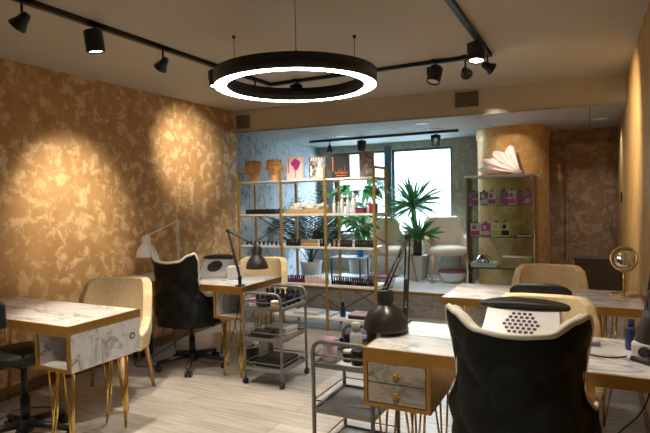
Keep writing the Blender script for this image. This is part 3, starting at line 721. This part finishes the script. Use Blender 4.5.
# ------------------------------------------------------------------ platform furniture and clutter
def basin(label, loc):
    t = thing('foot_bath', label, 'foot bath', loc)
    m = MB(); m.lathe([(0, .0), (.12, 0), (.15, .05), (.175, .13), (.185, .135), (.165, .135), (.14, .06), (0, .03)], n=36); m.build('tub', 'white', t)
    MB().lathe([(.168, .136), (.188, .136), (.186, .15), (.168, .16), (0, .165)], n=36).build('cover', 'maroon', t)
basin('white foot bath with maroon cover in front of right armchair', (-1.63, 6.98, ZP))
st = thing('side_table', 'pale blue-grey two-tier table behind the right end of rack', 'table', (-2.80, 6.28, ZP))
MB().b2((-.22, -.15, .36), (.22, .15, .38)).build('table_top', 'blue_grey', st, bevel=.004); MB().b2((-.2, -.13, .12), (.2, .13, .135)).build('shelf', 'blue_grey', st, bevel=.003)
for sx in (-1, 1):
    for sy in (-1, 1): MB().cyl((sx * .2, sy * .13, 0), (sx * .2, sy * .13, .36), .012, n=10).build('leg', 'frame', st)
sp = thing('spray_bottle', 'bright blue spray bottle on the side table behind the rack', 'bottle', (-2.63, 6.24, ZP + .38))
MB().lathe([(0, 0), (.038, 0), (.04, .01), (.04, .09), (.015, .13), (0, .13)]).build('body', 'blue', sp)
m = MB(); m.cyl((0, 0, .13), (0, 0, .15), .014); m.box((-.01, 0, .165), (.06, .022, .03)); m.tube([(-.02, 0, .15), (-.03, 0, .12)], .005, 6); m.build('trigger_head', 'white', sp)
basin('white foot bath with maroon cover left of the yucca, behind the rack', (-2.36, 6.30, ZP))

# glass cabinet
gc = thing('display_cabinet', 'tall narrow glass display cabinet with white top beside the column', 'cabinet', (-1.265, 6.14, ZP))
CW, CD, CH = .73, .42, 1.355; zs = [.31, .665, 1.02]
MB().b2((-.02, -.02, CH - .018), (CW + .02, CD + .02, CH)).build('top_panel', 'white_shelf', gc, bevel=.003)
MB().b2((0, 0, 0), (CW, CD, .03)).build('base', 'white_shelf', gc, bevel=.003)
for zz in zs: MB().b2((.008, .008, zz - .008), (CW - .008, CD - .008, zz)).build('shelf', 'glass', gc)
for lo, hi in (((0, .0, .03), (.006, CD, CH - .018)), ((CW - .006, 0, .03), (CW, CD, CH - .018)), ((.006, CD - .006, .03), (CW - .006, CD, CH - .018))): MB().b2(lo, hi).build('glass_panel', 'glass', gc)
MB().b2((.006, -.006, .03), (CW - .006, 0, CH - .03)).build('glass_door', 'glass', gc)
for x in (.006, CW - .006):
    MB().b2((x - .006, -.010, .03), (x + .006, .002, CH - .018)).build('corner_post', 'chrome', gc)
MB().b2((CW - .07, -.016, CH - .05), (CW - .055, -.006, CH - .02)).build('lock', 'black', gc)
def pack(label, x, y, zz, w, h, front, band, rz=0):
    t = thing('product_pack', label, 'package', (x, y, zz), rz)
    MB().b2((-w / 2, -.012, 0), (w / 2, .012, h)).build('pouch', front, t, bevel=.003)
    m = MB(); m.b2((-w / 2 + .004, -.0135, h * .1), (w / 2 - .004, -.0125, h * .42)); m.b2((-w * .3, -.0135, h * .55), (w * .1, -.0125, h * .82)); m.build('print', band, t)
    m = MB(); m.b2((-.012, -.003, h), (.012, .003, h + .02)); m.build('hang_tab', 'black', t)
Z1 = ZP + 1.0205; Z2 = ZP + .6655
for k, (dx, w, h, f_, b_, n) in enumerate(((.075, .10, .15, 'bwprint', 'magenta', 'black and magenta pack, leftmost on the upper cabinet shelf'), (.185, .09, .15, 'bwprint', 'milk', 'black and white pack, second on the upper cabinet shelf'), (.275, .085, .155, 'milk', 'magenta', 'white pack with magenta print, third on upper cabinet shelf'), (.405, .085, .165, 'bwprint', 'magenta', 'dark pack with magenta band in middle of upper cabinet shelf'), (.49, .08, .16, 'pinkpaper', 'magenta', 'pale pink pack right of the middle on upper cabinet shelf'), (.575, .07, .14, 'brownprint', 'magenta', 'brown pack, next to last on the upper cabinet shelf'), (.655, .085, .16, 'magenta', 'bwprint', 'magenta pack, rightmost on the upper cabinet shelf'))):
    pack(n, -1.265 + dx, 6.20, Z1, w, h, f_, b_)
for dx, w, h, f_, b_, n in ((.085, .105, .15, 'milk', 'magenta', 'white and magenta pack, leftmost on lower cabinet shelf'), (.20, .095, .15, 'magenta', 'milk', 'magenta pack beside the yellow ones on lower cabinet shelf'), (.315, .095, .16, 'milk', 'yellow', 'white and yellow pack, left of the blue-printed yellow one'), (.415, .09, .165, 'yellow', 'navy', 'yellow pack with dark blue print on lower cabinet shelf')):
    pack(n, -1.265 + dx, 6.20, Z2, w, h, f_, b_)
lp = thing('steriliser', 'silver domed device on a white tray in the cabinet', 'appliance', (-1.10, 6.28, ZP + .3105))
MB().b2((-.14, -.08, 0), (.14, .08, .055)).build('tray', 'white', lp, bevel=.012)
MB().lathe([(.095, .056), (.092, .085), (.07, .12), (.035, .138), (0, .142)], n=32).build('dome', 'chrome', lp)
lidded_box('storage_box', 'tan cardboard box with overhanging lid on lowest glass shelf', 'box', (-.74, 6.30, ZP + .3105), (.32, .2, .12), 'cardboard', 'crate')
tr = thing('gift_tray', 'small clear tray of folded film on the lower cabinet shelf', 'tray', (-.66, 6.30, Z2))
MB().b2((-.07, -.05, 0), (.07, .05, .008)).build('base', 'milk', tr); MB().b2((-.05, -.035, .008), (.05, .035, .03)).build('film', 'film', tr)
# pleated pink tissue fan on top of the cabinet
fn = thing('paper_bouquet', 'pleated pale pink tissue fan lying on top of the cabinet', 'decoration', (-.88, 6.30, ZP + CH))
m = MB()
def fan(u, v):
    a = math.radians(100 + 77 * u); r = .05 + .38 * v; wob = (.035 * math.sin(u * 26) + .03 * math.sin(u * 9)) * v
    rr = r * (1 + .10 * math.sin(u * 22) * v)
    return Vector((.19 + rr * math.cos(a), wob - .05 + .05 * v, .025 + .68 * rr * math.sin(a)))
m.grid(fan, 60, 10); m.build('tissue', 'tissue', fn)
m = MB(); m.grid(lambda u, v: fan(.06 + u * .8, v * .8) + Vector((.0, -.05 * (.3 + v), -.01)), 50, 8); m.build('inner_tissue', 'tissue', fn)
MB().ball((.15, -.02, .03), (.06, .04, .03), 14).build('tied_end', 'tissue', fn)

MBc = MB(); cs = thing('console_cabinet', 'low dark brown cabinet standing before the rear door', 'cabinet', (-.15, 6.22, ZP))
MB().b2((0, 0, .03), (.44, .34, .42)).build('body', 'console', cs, bevel=.004); MB().b2((-.01, -.01, .42), (.45, .35, .445)).build('top', 'console', cs, bevel=.003)
MB().b2((.02, -.012, .05), (.215, 0, .40)).build('door', 'console', cs, bevel=.003); MB().b2((.225, -.012, .05), (.42, 0, .40)).build('door', 'console', cs, bevel=.003); MB().b2((.02, .02, 0), (.42, .32, .03)).build('plinth', 'black', cs)

# ------------------------------------------------------------------ lamps on desks
def desk_lamp(label, loc, color, elbow, head, clamp_rz=0, shade_r=.10, shade_h=.11, base_pole=None):
    """clamp at loc, lower arm to elbow, upper arm to head (all local); shade hangs mouth down under head"""
    t = thing('desk_lamp', label, 'lamp', loc)
    m = MB(); m.b2((-.025, -.03, 0), (.025, .03, .012)); m.cyl((0, 0, .012), (0, 0, .06), .013); m.b2((-.012, -.012, .05), (.012, .012, .08)); m.build('clamp', color, t, bevel=.002)
    e = Vector(elbow); h = Vector(head); o = Vector((0, 0, .07))
    def arm(p, q):
        m = MB(); s = (q - p).cross(Vector((0, 0, 1)));
        if s.length < 1e-3: s = Vector((1, 0, 0))
        s = s.normalized() * .011
        m.tube([p + s, q + s], .005, 8); m.tube([p - s, q - s], .005, 8)
        k = p.lerp(q, .12); l = p.lerp(q, .42); m.tube([k, l], .0075, 8)
        return m.build('arm', color, t)
    arm(o, e); arm(e, h)
    MB().ball(e, .018, 12).build('joint', color, t); MB().ball(h, .016, 12).build('joint', color, t)
    sh = MB(); top = h + Vector((0, 0, -.0)); R = shade_r
    sh.lathe([(0, 0), (.034, 0), (.038, -.006), (.038, -.07), (.045, -.078), (R * .72, -.10), (R * .93, -.10 - shade_h * .45), (R, -.10 - shade_h * .9), (R + .003, -.10 - shade_h), (R - .004, -.10 - shade_h), (R * .88, -.10 - shade_h * .45), (R * .66, -.11), (.03, -.1)], top, 36)
    so = sh.build('lamp_shade', color, t)
    bb = MB(); bb.ball(top + Vector((0, 0, -.10 - shade_h * .4)), .028, 14); bb.build('bulb', 'lens_off', so)
    rg = MB()
    for k in range(14):
        a = 2 * PI * k / 14; c = top + Vector((.0385 * math.cos(a), .0385 * math.sin(a), 0)); rg.tube([c + Vector((0, 0, -.012)), c + Vector((0, 0, -.062))], .0025, 5)
    rg.build('cooling_ribs', color, so)
    return t
desk_lamp('large black desk lamp over the front corner of the drawer desk', (-.895, 2.735, .75), 'lamp_black', (.03, -.03, .47), (-.025, -.245, .215), shade_r=.112, shade_h=.095)
desk_lamp('black desk lamp clamped to the far left desk, shade over trolley', (-2.49, 3.44, .75), 'lamp_black', (-.09, -.02, .44), (.125, .06, .315), shade_r=.088, shade_h=.075)
desk_lamp('white desk lamp on the far left desk by the gold wall', (-3.57, 3.94, .75), 'lamp_white', (0, 0, .50), (-.08, -.33, .37), shade_r=.095, shade_h=.09)
desk_lamp('black desk lamp at the right frame edge beside the wall', (.215, 2.735, .75), 'lamp_black', (.045, -.05, .46), (.008, -.43, .30), shade_r=.074, shade_h=.085)

# dust collectors
def collector(label, loc, rz, face, W=.34, grill=True):
    t = thing('dust_collector', label, 'nail dust collector', loc, rz)
    # wedge body: sloping front face looks up at -y
    a = W / 2; vs = [(-a, -.10, 0), (a, -.10, 0), (a, .12, 0), (-a, .12, 0), (-a, -.10, .035), (a, -.10, .035), (a * .92, .045, .15), (-a * .92, .045, .15), (a * .95, .12, .15), (-a * .95, .12, .15)]
    m = MB(); m._add(vs, [(3, 2, 1, 0), (0, 1, 5, 4), (4, 5, 6, 7), (7, 6, 8, 9), (9, 8, 2, 3), (1, 2, 8, 6, 5), (0, 4, 7, 9, 3)]); m.build('body', 'white', t, bevel=.006)
    n = Vector((0, -.115, .145)).normalized(); up = Vector((0, .145, .115)).normalized(); c = Vector((0, -.0275, .0925)) + n * .0015
    B = Matrix((Vector((1, 0, 0)), up, n)).transposed()
    if grill:
        g = MB(); h = .0098
        for i in range(-4, 5):
            for j in range(-4, 5):
                x = (i + (j % 2) * .5) * .0235; y = j * .0205
                if x * x + y * y < .074 ** 2:
                    g.lathe([(0, 0), (h, 0)], c + Vector((x, 0, 0)) + up * y, 6, 0, B @ Matrix.Rotation(PI / 6, 3, 'Z'))
        g.build('fan_grille', face, t)
    else:
        g = MB(); g.lathe([(0, 0), (.062, 0), (.064, .002), (.07, .002)], c, 28, 0, B); g.build('fan_opening', face, t)
    p = MB(); p.cushion((0, .095, .169), (W * 1.18, .13, .04), 3.0)
    for v in range(len(p.v)):
        x, y, q = p.v[v]; p.v[v] = (x, y, q - .35 * x * x)
    p.build('arm_pad', 'leather', t)
    return t
collector('white dust collector with honeycomb grille and black pad, right foreground', (-.28, 2.52, .75), 0, 'dark_hole', .34)
collector('white dust collector with dark round opening on the far left desk', (-3.03, 3.83, .75), math.radians(15), 'dark_hole', .26, False)
item(MB().b2((-.05, -.05, 0), (.05, .05, .11)), 'tissue_box', 'paper', 'plain white upright paper box beside the far left dust collector', 'box', (-2.78, 3.76, .75), rotz=.3, bevel=.003)
dm = thing('nail_drill', 'white nail drill control box with black knob at right wall', 'nail drill', (.212, 2.47, .75), math.radians(-25))
MB().b2((-.055, -.05, 0), (.055, .05, .075)).build('housing', 'white', dm, bevel=.012)
m = MB(); m.cyl((0, -.05, .04), (0, -.068, .04), .022, .019, 20); m.build('knob', 'black_plastic', dm)
m = MB(); m.cyl((-.04, -.07, .0115), (.06, -.10, .0115), .0105, .007, 12); m.build('handpiece', 'black_plastic', dm)
parts_bottle('dark blue glass bottle behind the nail drill', (.155, 2.60, .75), .024, .13, .03, 'navy', 'navy', .014)
item(MB().b2((-.045, -.022, 0), (.045, .022, .022)), 'buffing_sponge', 'lilac', 'small lilac buffing block lying on the right foreground desk', 'sponge', (-.01, 2.61, .75), rotz=.25, bevel=.005)
def cable(pts, label, r=.003, m='black_plastic', name='cable'):
    P = [Vector(p) for p in pts]; out = []
    for i in range(len(P) - 1):
        p0 = P[max(0, i - 1)]; p1 = P[i]; p2 = P[i + 1]; p3 = P[min(len(P) - 1, i + 2)]
        for k in range(8):
            t = k / 8; out.append(.5 * ((2 * p1) + (p2 - p0) * t + (2 * p0 - 5 * p1 + 4 * p2 - p3) * t * t + (3 * p1 - p0 - 3 * p2 + p3) * t ** 3))
    out.append(P[-1])
    return tag(MB().tube(out, r, 6).build(name, m), label, 'cable')
zc = .7535
cable([(.13, 2.47, zc), (.08, 2.43, zc), (0, 2.44, zc), (-.06, 2.50, zc), (-.09, 2.55, zc)], 'thin black cable from the nail drill across the marble desk')
cable([(-3.78, 2.05, .004), (-3.6, 1.92, .004), (-3.48, 2.1, .02), (-3.58, 2.28, .004), (-3.45, 2.4, .004), (-3.3, 2.42, .004)], 'black cable coiled on the floor under the nearest left desk', .004)
cable([(-2.47, 3.405, .66), (-2.50, 3.37, .45), (-2.62, 3.40, .2), (-2.85, 3.5, .06), (-3.3, 3.8, .01), (-3.5, 3.9, .004)], 'black lamp cord hanging below the far left desk', .0035)
cable([(-3.3, 3.92, .3), (-3.45, 3.7, .12), (-3.6, 3.6, .01), (-3.4, 3.45, .004), (-3.55, 3.35, .004), (-3.7, 3.5, .004)], 'black cable loop on floor left of the far wing chair', .004)
pw = thing('power_brick', 'black upright power unit on the floor against the gold wall', 'power unit', (-3.74, 3.62, 0))
MB().b2((-.05, -.08, 0), (.05, .08, .30)).build('housing', 'black_plastic', pw, bevel=.01); MB().b2((-.02, -.084, .24), (.02, -.08, .27)).build('switch', 'grey_metal', pw)

# mirror
mi = thing('table_mirror', 'round tilting gold mirror on a stand on rear right desk', 'mirror', (.195, 3.98, .75), math.radians(-28))
m = MB(); m.lathe([(0, 0), (.085, 0), (.088, .006), (.08, .012), (.02, .018), (0, .018)], n=36); m.build('base', 'mirror_gold', mi)
m = MB(); m.cyl((0, 0, .016), (0, 0, .158), .006); m.build('stem', 'mirror_gold', mi)
yk = MB(); yk.tube([(.088 * math.cos(a), 0, .245 + .088 * math.sin(a)) for a in [PI + PI * k / 16 for k in range(17)]], .005, 8); yk.build('yoke', 'mirror_gold', mi)
rt = Matrix.Rotation(math.radians(38), 3, 'Y') @ Matrix.Rotation(math.radians(62), 3, 'X')
m = MB(); m.lathe([(.070, -.005), (.082, -.005), (.082, .005), (.070, .005), (.070, -.005)], (0, 0, .245), 40, 0, rt); m.build('rim', 'mirror_gold', mi)
m = MB(); m.lathe([(0, .003), (.0698, .003), (.0698, -.003), (0, -.003)], (0, 0, .245), 40, 0, rt); m.build('mirror_plate', 'mirror', mi)

# ------------------------------------------------------------------ trolley goods
kx, ky = KT[0] - .012, KT[1]; zt = .5955
kk = 0
for i in range(6):
    for j in range(4):
        xx = kx + .068 + .049 * i; yy = ky + .14 + .072 * j
        if i == 0 and j == 1: continue
        parts_bottle('dark squat bottle with black cap among the set filling the trolley top', (xx, yy, zt), .019, .105 + .02 * ((i * 3 + j * 5) % 3) / 2, .035, ('dark_lacquer', 'black_plastic', 'dark_lacquer', 'navy')[(i + j) % 4], 'black_plastic', .012, 'dark bottles on the far trolley')
parts_bottle('cream jar at the front of the far trolley top', (kx + .27, ky + .07, zt), .032, .06, .018, 'beige', 'white_cloth', .03, name='jar', cat='jar')
parts_bottle('black wide jar at the front of the far trolley top', (kx + .16, ky + .07, zt), .036, .065, .02, 'black_plastic', 'black', .036, name='jar', cat='jar')
parts_bottle('pink-capped pale jar in the left front corner of far trolley', (kx + .065, ky + .07, zt), .03, .07, .02, 'milk', 'pink', .03, name='jar', cat='jar')
parts_bottle('small white bottle standing behind the cream jar on far trolley', (kx + .068, ky + .212, zt), .019, .10, .03, 'milk', 'white', .012)
lidded_box('storage_box', 'cream box on the middle tray of the far trolley', 'box', (kx + .2, ky + .27, .3605), (.2, .18, .055), 'pages', 'white_cloth')
lidded_box('storage_box', 'dark box at the front of the far trolley middle tray', 'box', (kx + .14, ky + .09, .3605), (.16, .1, .05), 'console', 'black_plastic')
lidded_box('storage_box', 'flat black box on the bottom tray of the far trolley', 'box', (kx + .19, ky + .21, .1255), (.24, .26, .05), 'black_plastic', 'leather')
pb = thing('pedal_bin', 'small black pedal bin with chrome lid left of far trolley', 'bin', (-2.60, 3.70, 0))
MB().lathe([(0, 0), (.075, 0), (.08, .01), (.085, .19), (0, .19)], n=28).build('bucket', 'black_plastic', pb)
MB().lathe([(.088, .19), (.088, .2), (.07, .225), (.03, .24), (0, .243)], n=28).build('lid', 'chrome', pb)

mx_, my_ = MT[0], MT[1]; zt = .5805
pj = thing('cotton_tub', 'translucent pink and white tub on the near trolley', 'tub', (mx_ + .065, my_ + .10, zt))
MB().lathe([(0, 0), (.036, 0), (.038, .008), (.038, .085), (0, .085)]).build('tub', 'pinkpaper', pj); MB().lathe([(.04, .085), (.04, .115), (.036, .118), (0, .118)]).build('lid', 'pink', pj)
parts_bottle('white pump bottle on the near trolley, by the lamp shade', (mx_ + .175, my_ + .19, zt), .032, .19, .045, 'milk', 'white', .024)
parts_bottle('tall black bottle standing behind the white bottle on trolley', (mx_ + .235, my_ + .265, zt), .027, .22, .05, 'black_plastic', 'black', .016)
parts_bottle('short black bottle left of the white bottle on near trolley', (mx_ + .115, my_ + .21, zt), .027, .12, .04, 'black_plastic', 'black', .018)
parts_bottle('front black jar on the near trolley, next to the desk', (mx_ + .235, my_ + .075, zt + .0065), .034, .075, .025, 'black_plastic', 'black', .034, name='jar', cat='jar')
parts_bottle('second black jar on the near trolley, behind the front one', (mx_ + .285, my_ + .16, zt), .028, .07, .025, 'black_plastic', 'black', .028, name='jar', cat='jar')
parts_bottle('low black jar with white lid on the near trolley', (mx_ + .165, my_ + .105, zt + .0065), .026, .06, .014, 'black_plastic', 'white', .026, name='jar', cat='jar')
lidded_box('carton', 'small dark blue carton with gold base on near trolley', 'box', (mx_ + .11, my_ + .32, zt), (.13, .1, .075), 'gold', 'navy')
item(MB().b2((-.09, -.05, 0), (.09, .05, .006)), 'paper_towel', 'paper', 'folded white paper towel on the front of near trolley tray', 'towel', (mx_ + .215, my_ + .085, zt), bevel=.002)
# under the right desk
bg = MB(); bg.cushion((0, 0, .16), (.2, .3, .32), 2.4)
tag(bg.build('rubbish_bag', 'bag', None, (.185, 2.5, 0)), 'shiny black rubbish bag under the right foreground desk', 'bag')
fb = MB(); fb.cushion((0, 0, .15), (.17, .22, .30), 2.2, 20)
for i in range(len(fb.v)):
    x, y, q = fb.v[i]; k = 1 + .12 * math.sin(13 * q * 5 + 7 * x * 9); fb.v[i] = (x * k, y * k, q)
tag(fb.build('clear_bag', 'film', None, (-.09, 2.56, 0)), 'crumpled clear plastic bag on the floor under right desk', 'bag')
cable([(.25, 2.62, .70), (.2, 2.6, .5), (.1, 2.62, .36), (.02, 2.66, .2), (-.1, 2.70, .05), (-.2, 2.66, .004)], 'tangled black cable dangling below the right foreground desk', .004)

# ------------------------------------------------------------------ ceiling fittings
rl = thing('ring_pendant', 'large black ring pendant with glowing white underside', 'pendant lamp', (-1.628, 2.887, 2.12))
m = MB(); m.lathe([(.425, .004), (.42, 0), (.42, .085), (.502, .085), (.502, 0), (.497, 0), (.497, .004)], n=96); m.build('ring_body', 'black', rl)
MB().lathe([(.425, .0035), (.425, .002), (.497, .002), (.497, .0035)], n=96).build('diffuser', 'emit', rl)
for a in (60, 180, 300):
    a = math.radians(a); x, y = .46 * math.cos(a), .46 * math.sin(a)
    m = MB(); m.cyl((x, y, .085), (x, y, HC - 2.12 - .002), .0018, n=6); m.cyl((x, y, HC - 2.12 - .018), (x, y, HC - 2.12 - .001), .011, n=14); m.cyl((x, y, .085), (x, y, .10), .006, n=10); m.build('suspension_wire', 'black', rl)

TZ = HC - .001
def track(label, pts):
    t = thing('ceiling_track', label, 'track'); m = MB()
    for a, b in zip(pts, pts[1:]):
        x0, x1 = min(a[0], b[0]) - .017, max(a[0], b[0]) + .017; y0, y1 = min(a[1], b[1]) - .017, max(a[1], b[1]) + .017
        m.b2((x0, y0, a[2] - .03), (x1, y1, a[2]))
    m.build('rail', 'black', t); return t
TXL, TXR, TY = -2.64, -.68, 4.2
track('black ceiling track framing the main room on three sides', [(TXL, -.5, TZ), (TXL, TY, TZ), (TXR, TY, TZ), (TXR, -.5, TZ)])
track('black track under the rear soffit before the windows', [(-3.49, 6.58, HS - .001), (-1.46, 6.58, HS - .001)])
def look(d):
    d = Vector(d).normalized(); return d.to_track_quat('Z', 'Y').to_matrix()
def spot(kind, label, loc, aim, lit=False, power=0, size=40, blend=.6, col=(1, .87, .68)):
    """adapter on the track, stem, tilted head pointing along aim"""
    t = thing('track_spotlight', label, 'spotlight', loc)
    m = MB(); m.b2((-.017, -.05, -.03), (.017, .05, -.0005)); m.build('adapter', 'black', t, bevel=.003)
    d = Vector(aim).normalized(); R = look(d)
    if kind == 'can':
        c = Vector((0, 0, -.115))
        m = MB(); m.cyl((0, .0, -.03), (0, 0, -.06), .008, n=10); m.box((-.05, 0, -.085), (.016, .05, .075)); m.build('bracket', 'black', t, bevel=.003)
        m = MB(); m.lathe([(0, -.065), (.048, -.065), (.054, -.06), (.054, .06), (.050, .065), (.046, .06), (.046, .05)], c, 28, 0, R); m.build('housing', 'black', t)
        m = MB(); m.lathe([(0, .052), (.046, .052)], c, 28, 0, R); m.build('lens', 'emit_spot' if lit else 'lens_off', t)
        front = c + d * .072
    else:
        c = Vector((0, 0, -.12))
        m = MB(); m.cyl((0, 0, -.03), (0, 0, -.10), .007, n=10); m.ball((0, 0, -.095), .014, 10); m.build('stem', 'black', t)
        m = MB(); m.lathe([(0, -.045), (.018, -.045), (.024, -.03), (.030, 0), (.045, .035), (.047, .045), (.043, .045), (.04, .035)], c, 28, 0, R); m.build('shade', 'black', t)
        m = MB(); m.lathe([(0, .036), (.041, .036)], c, 24, 0, R); m.build('lens', 'emit_spot' if lit else 'lens_off', t)
        front = c + d * .052
    if power:
        L = bpy.data.lights.new('spot_beam', 'SPOT'); L.energy = power * 2.6; L.spot_size = math.radians(size); L.spot_blend = blend; L.color = col; L.shadow_soft_size = .03
        o = bpy.data.objects.new('spot_beam', L); C.objects.link(o); o.location = Vector(loc) + front; o.rotation_euler = d.to_track_quat('-Z', 'Y').to_euler()
    return t
tz = TZ - .001
def to(loc, tgt): return tuple(b - a for a, b in zip((loc[0], loc[1], loc[2] - .12), tgt))
def S(kind, label, loc, tgt, **k): return spot(kind, label, loc, to(loc, tgt), **k)
S('cone', 'cone spotlight nearest the camera on the left track', (TXL, 1.80, tz), (XL, 1.5, 1.3), power=22, size=46)
S('can', 'lit can spotlight on the left track, second from the camera', (TXL, 2.25, tz), (-2.55, 2.55, 0), lit=True, power=50, size=60)
S('cone', 'cone spotlight aimed at the gold wall, third along left track', (TXL, 2.82, tz), (XL, 3.02, 1.40), power=75, size=50, blend=1.0)
S('can', 'lit can spotlight on the left track beside the ring pendant', (TXL, 3.40, tz), (-2.35, 3.1, 0), lit=True, power=42, size=60)
S('cone', 'cone spotlight near the left corner of the track', (TXL, 3.95, tz), (XL, 4.42, 1.95), power=62, size=50, blend=1.0)
S('can', 'can spotlight on the cross track, seen below the ring pendant', (-2.36, TY, tz), (-2.75, 5.1, 1.0), power=40, size=80)
S('can', 'can spotlight on the cross track, left of the cone spotlight', (-1.10, TY, tz), (-1.5, 3.4, .0), power=30, size=60)
S('cone', 'dark cone spotlight near the right end of the cross track', (-.86, TY, tz), (-.83, 6.6, 1.87), power=120, size=17, blend=.7)
S('can', 'lit can spotlight on the right track near the corner', (TXR, 3.70, tz), (-.75, 3.2, 0), lit=True, power=35, size=55)
S('cone', 'lit cone spotlight at the right corner of the track', (TXR, TY - .08, tz), (XR, 4.75, 1.75), lit=True, power=75, size=80, blend=1.0)
S('cone', 'lone small cone spotlight on the rear track, far left', (-3.2, 6.58, HS - .002), (-3.25, 6.5, 0))
S('can', 'can spotlight in the middle of the rear track', (-2.72, 6.58, HS - .002), (-2.85, 6.4, 0))
S('can', 'can spotlight toward the right end of the rear track', (-1.72, 6.58, HS - .002), (-1.9, 6.3, 0))
S('can', 'added fill can spotlight on the left track, out of view', (TXL, .9, tz), (-2.4, 1.3, 0), lit=True, power=40, size=70)  # unseen extra head, added as warm fill from the camera side
S('can', 'added fill can spotlight on the right track, out of view', (TXR, .9, tz), (-.9, 1.4, 0), lit=True, power=40, size=70)  # its right-hand counterpart, also added for fill and never in view
S('can', 'added out-of-view can spotlight on the right track above the foreground desk', (TXR, 2.3, tz), (-.3, 2.6, .7), lit=True, power=25, size=70)  # another added head above the frame, brightening the foreground desk
for (x, y), lab in (((-1.67, 5.80), 'recessed downlight in the soffit nearest the bulkhead centre'), ((-1.70, 6.40), 'recessed downlight behind the centre one in the soffit'), ((.10, 6.62), 'recessed downlight in the soffit by the right wall'), ((-2.98, 5.66), 'recessed downlight in soffit above the books'), ((-2.90, 6.32), 'recessed downlight in the soffit behind the rack')):
    t = thing('downlight', lab, 'downlight', (x, y, HS - .0005)); L = bpy.data.lights.new('downlight_beam', 'SPOT'); L.energy = 8 if y < 5.9 else 42; L.spot_size = 2.3; L.spot_blend = .9; L.color = (.86, .95, 1.0); L.shadow_soft_size = .06; lo = bpy.data.objects.new('downlight_beam', L); C.objects.link(lo); lo.location = (x, y, HS - .012)
    MB().lathe([(.06, 0), (.082, 0), (.082, -.006), (.06, -.004)], n=32).build('rim', 'white_shelf', t); MB().lathe([(0, -.002), (.06, -.002)], n=32).build('lens', 'lens_off', t)
def vent(label, x0, x1, z0, z1, y0):
    t = thing('air_vent', label, 'vent', ((x0 + x1) / 2, y0, (z0 + z1) / 2), math.atan2(.38, 4.165)); w, h = x1 - x0, z1 - z0
    f = MB(); f.b2((-w / 2, -.012, -h / 2), (w / 2, -.001, -h / 2 + .012)); f.b2((-w / 2, -.012, h / 2 - .012), (w / 2, -.001, h / 2)); f.b2((-w / 2, -.012, -h / 2), (-w / 2 + .012, -.001, h / 2)); f.b2((w / 2 - .012, -.012, -h / 2), (w / 2, -.001, h / 2)); f.build('frame', 'grille', t)
    MB().b2((-w / 2 + .012, -.003, -h / 2 + .012), (w / 2 - .012, -.001, h / 2 - .012)).build('duct', 'vent_dark', t)
    g = MB(); n = 7
    for k in range(1, n): zz = -h / 2 + .012 + (h - .024) * k / n; g.b2((-w / 2 + .012, -.010, zz - .003), (w / 2 - .012, -.004, zz + .003))
    for k in range(1, 10): xx = -w / 2 + .012 + (w - .024) * k / 10; g.b2((xx - .002, -.009, -h / 2 + .012), (xx + .002, -.004, h / 2 - .012))
    g.build('slats', 'grille', t)
def ybh(x): return 5.28 + (x - XL) / (XR - XL) * .38 - .001
vent('square air vent on the bulkhead beside the gold wall', -3.81, -3.63, 2.295, 2.455, ybh(-3.72)); vent('square air vent on the bulkhead above the column', -1.24, -1.00, 2.335, 2.495, ybh(-1.12))
th = thing('wall_thermostat', 'small black control on the right wall by the door', 'thermostat', (XR, 6.45, 1.38))
MB().b2((-.014, -.04, -.055), (-.0005, .04, .055)).build('housing', 'black_plastic', th, bevel=.003); MB().b2((-.016, -.025, -.01), (-.014, .025, .035)).build('display', 'navy', th)

# ------------------------------------------------------------------ light, world, camera
w = bpy.data.worlds.new('daylight'); bpy.context.scene.world = w; w.use_nodes = True
bgn = w.node_tree.nodes['Background']; bgn.inputs['Color'].default_value = (.70, .88, 1.0, 1); bgn.inputs['Strength'].default_value = 38.0
for x0, x1 in ((-3.6, -2.77), (-2.64, -1.77)):
    L = bpy.data.lights.new('window_portal', 'AREA'); L.shape = 'RECTANGLE'; L.size = x1 - x0; L.size_y = 1.2; L.cycles.is_portal = True
    o = bpy.data.objects.new('window_portal', L); C.objects.link(o); o.location = ((x0 + x1) / 2, YB + .13, 1.52); o.rotation_euler = (-PI / 2, 0, 0)

cam = bpy.data.cameras.new('camera'); co = bpy.data.objects.new('camera', cam); C.objects.link(co)
yaw, pit, rol = math.radians(26.6), math.radians(1.8), math.radians(1.23)
F0 = Vector((-math.sin(yaw), math.cos(yaw), 0)); R0 = Vector((math.cos(yaw), math.sin(yaw), 0)); Z0 = Vector((0, 0, 1))
F = F0 * math.cos(pit) - Z0 * math.sin(pit); U0 = F0 * math.sin(pit) + Z0 * math.cos(pit)
R = R0 * math.cos(rol) - U0 * math.sin(rol); U = U0 * math.cos(rol) + R0 * math.sin(rol)
mw = Matrix((R, U, -F)).transposed().to_4x4(); mw.translation = Vector((0, 0, 1.42)); co.matrix_world = mw
cam.sensor_width = 36; cam.lens = 36 * 530 / 650; cam.clip_start = .05
sc = bpy.context.scene; sc.camera = co
sc.view_settings.view_transform = 'Standard'; sc.view_settings.look = 'None'; sc.view_settings.exposure = .12
sc.cycles.max_bounces = 8; sc.cycles.transparent_max_bounces = 16; sc.cycles.sample_clamp_indirect = 4
sc.cycles.use_denoising = True
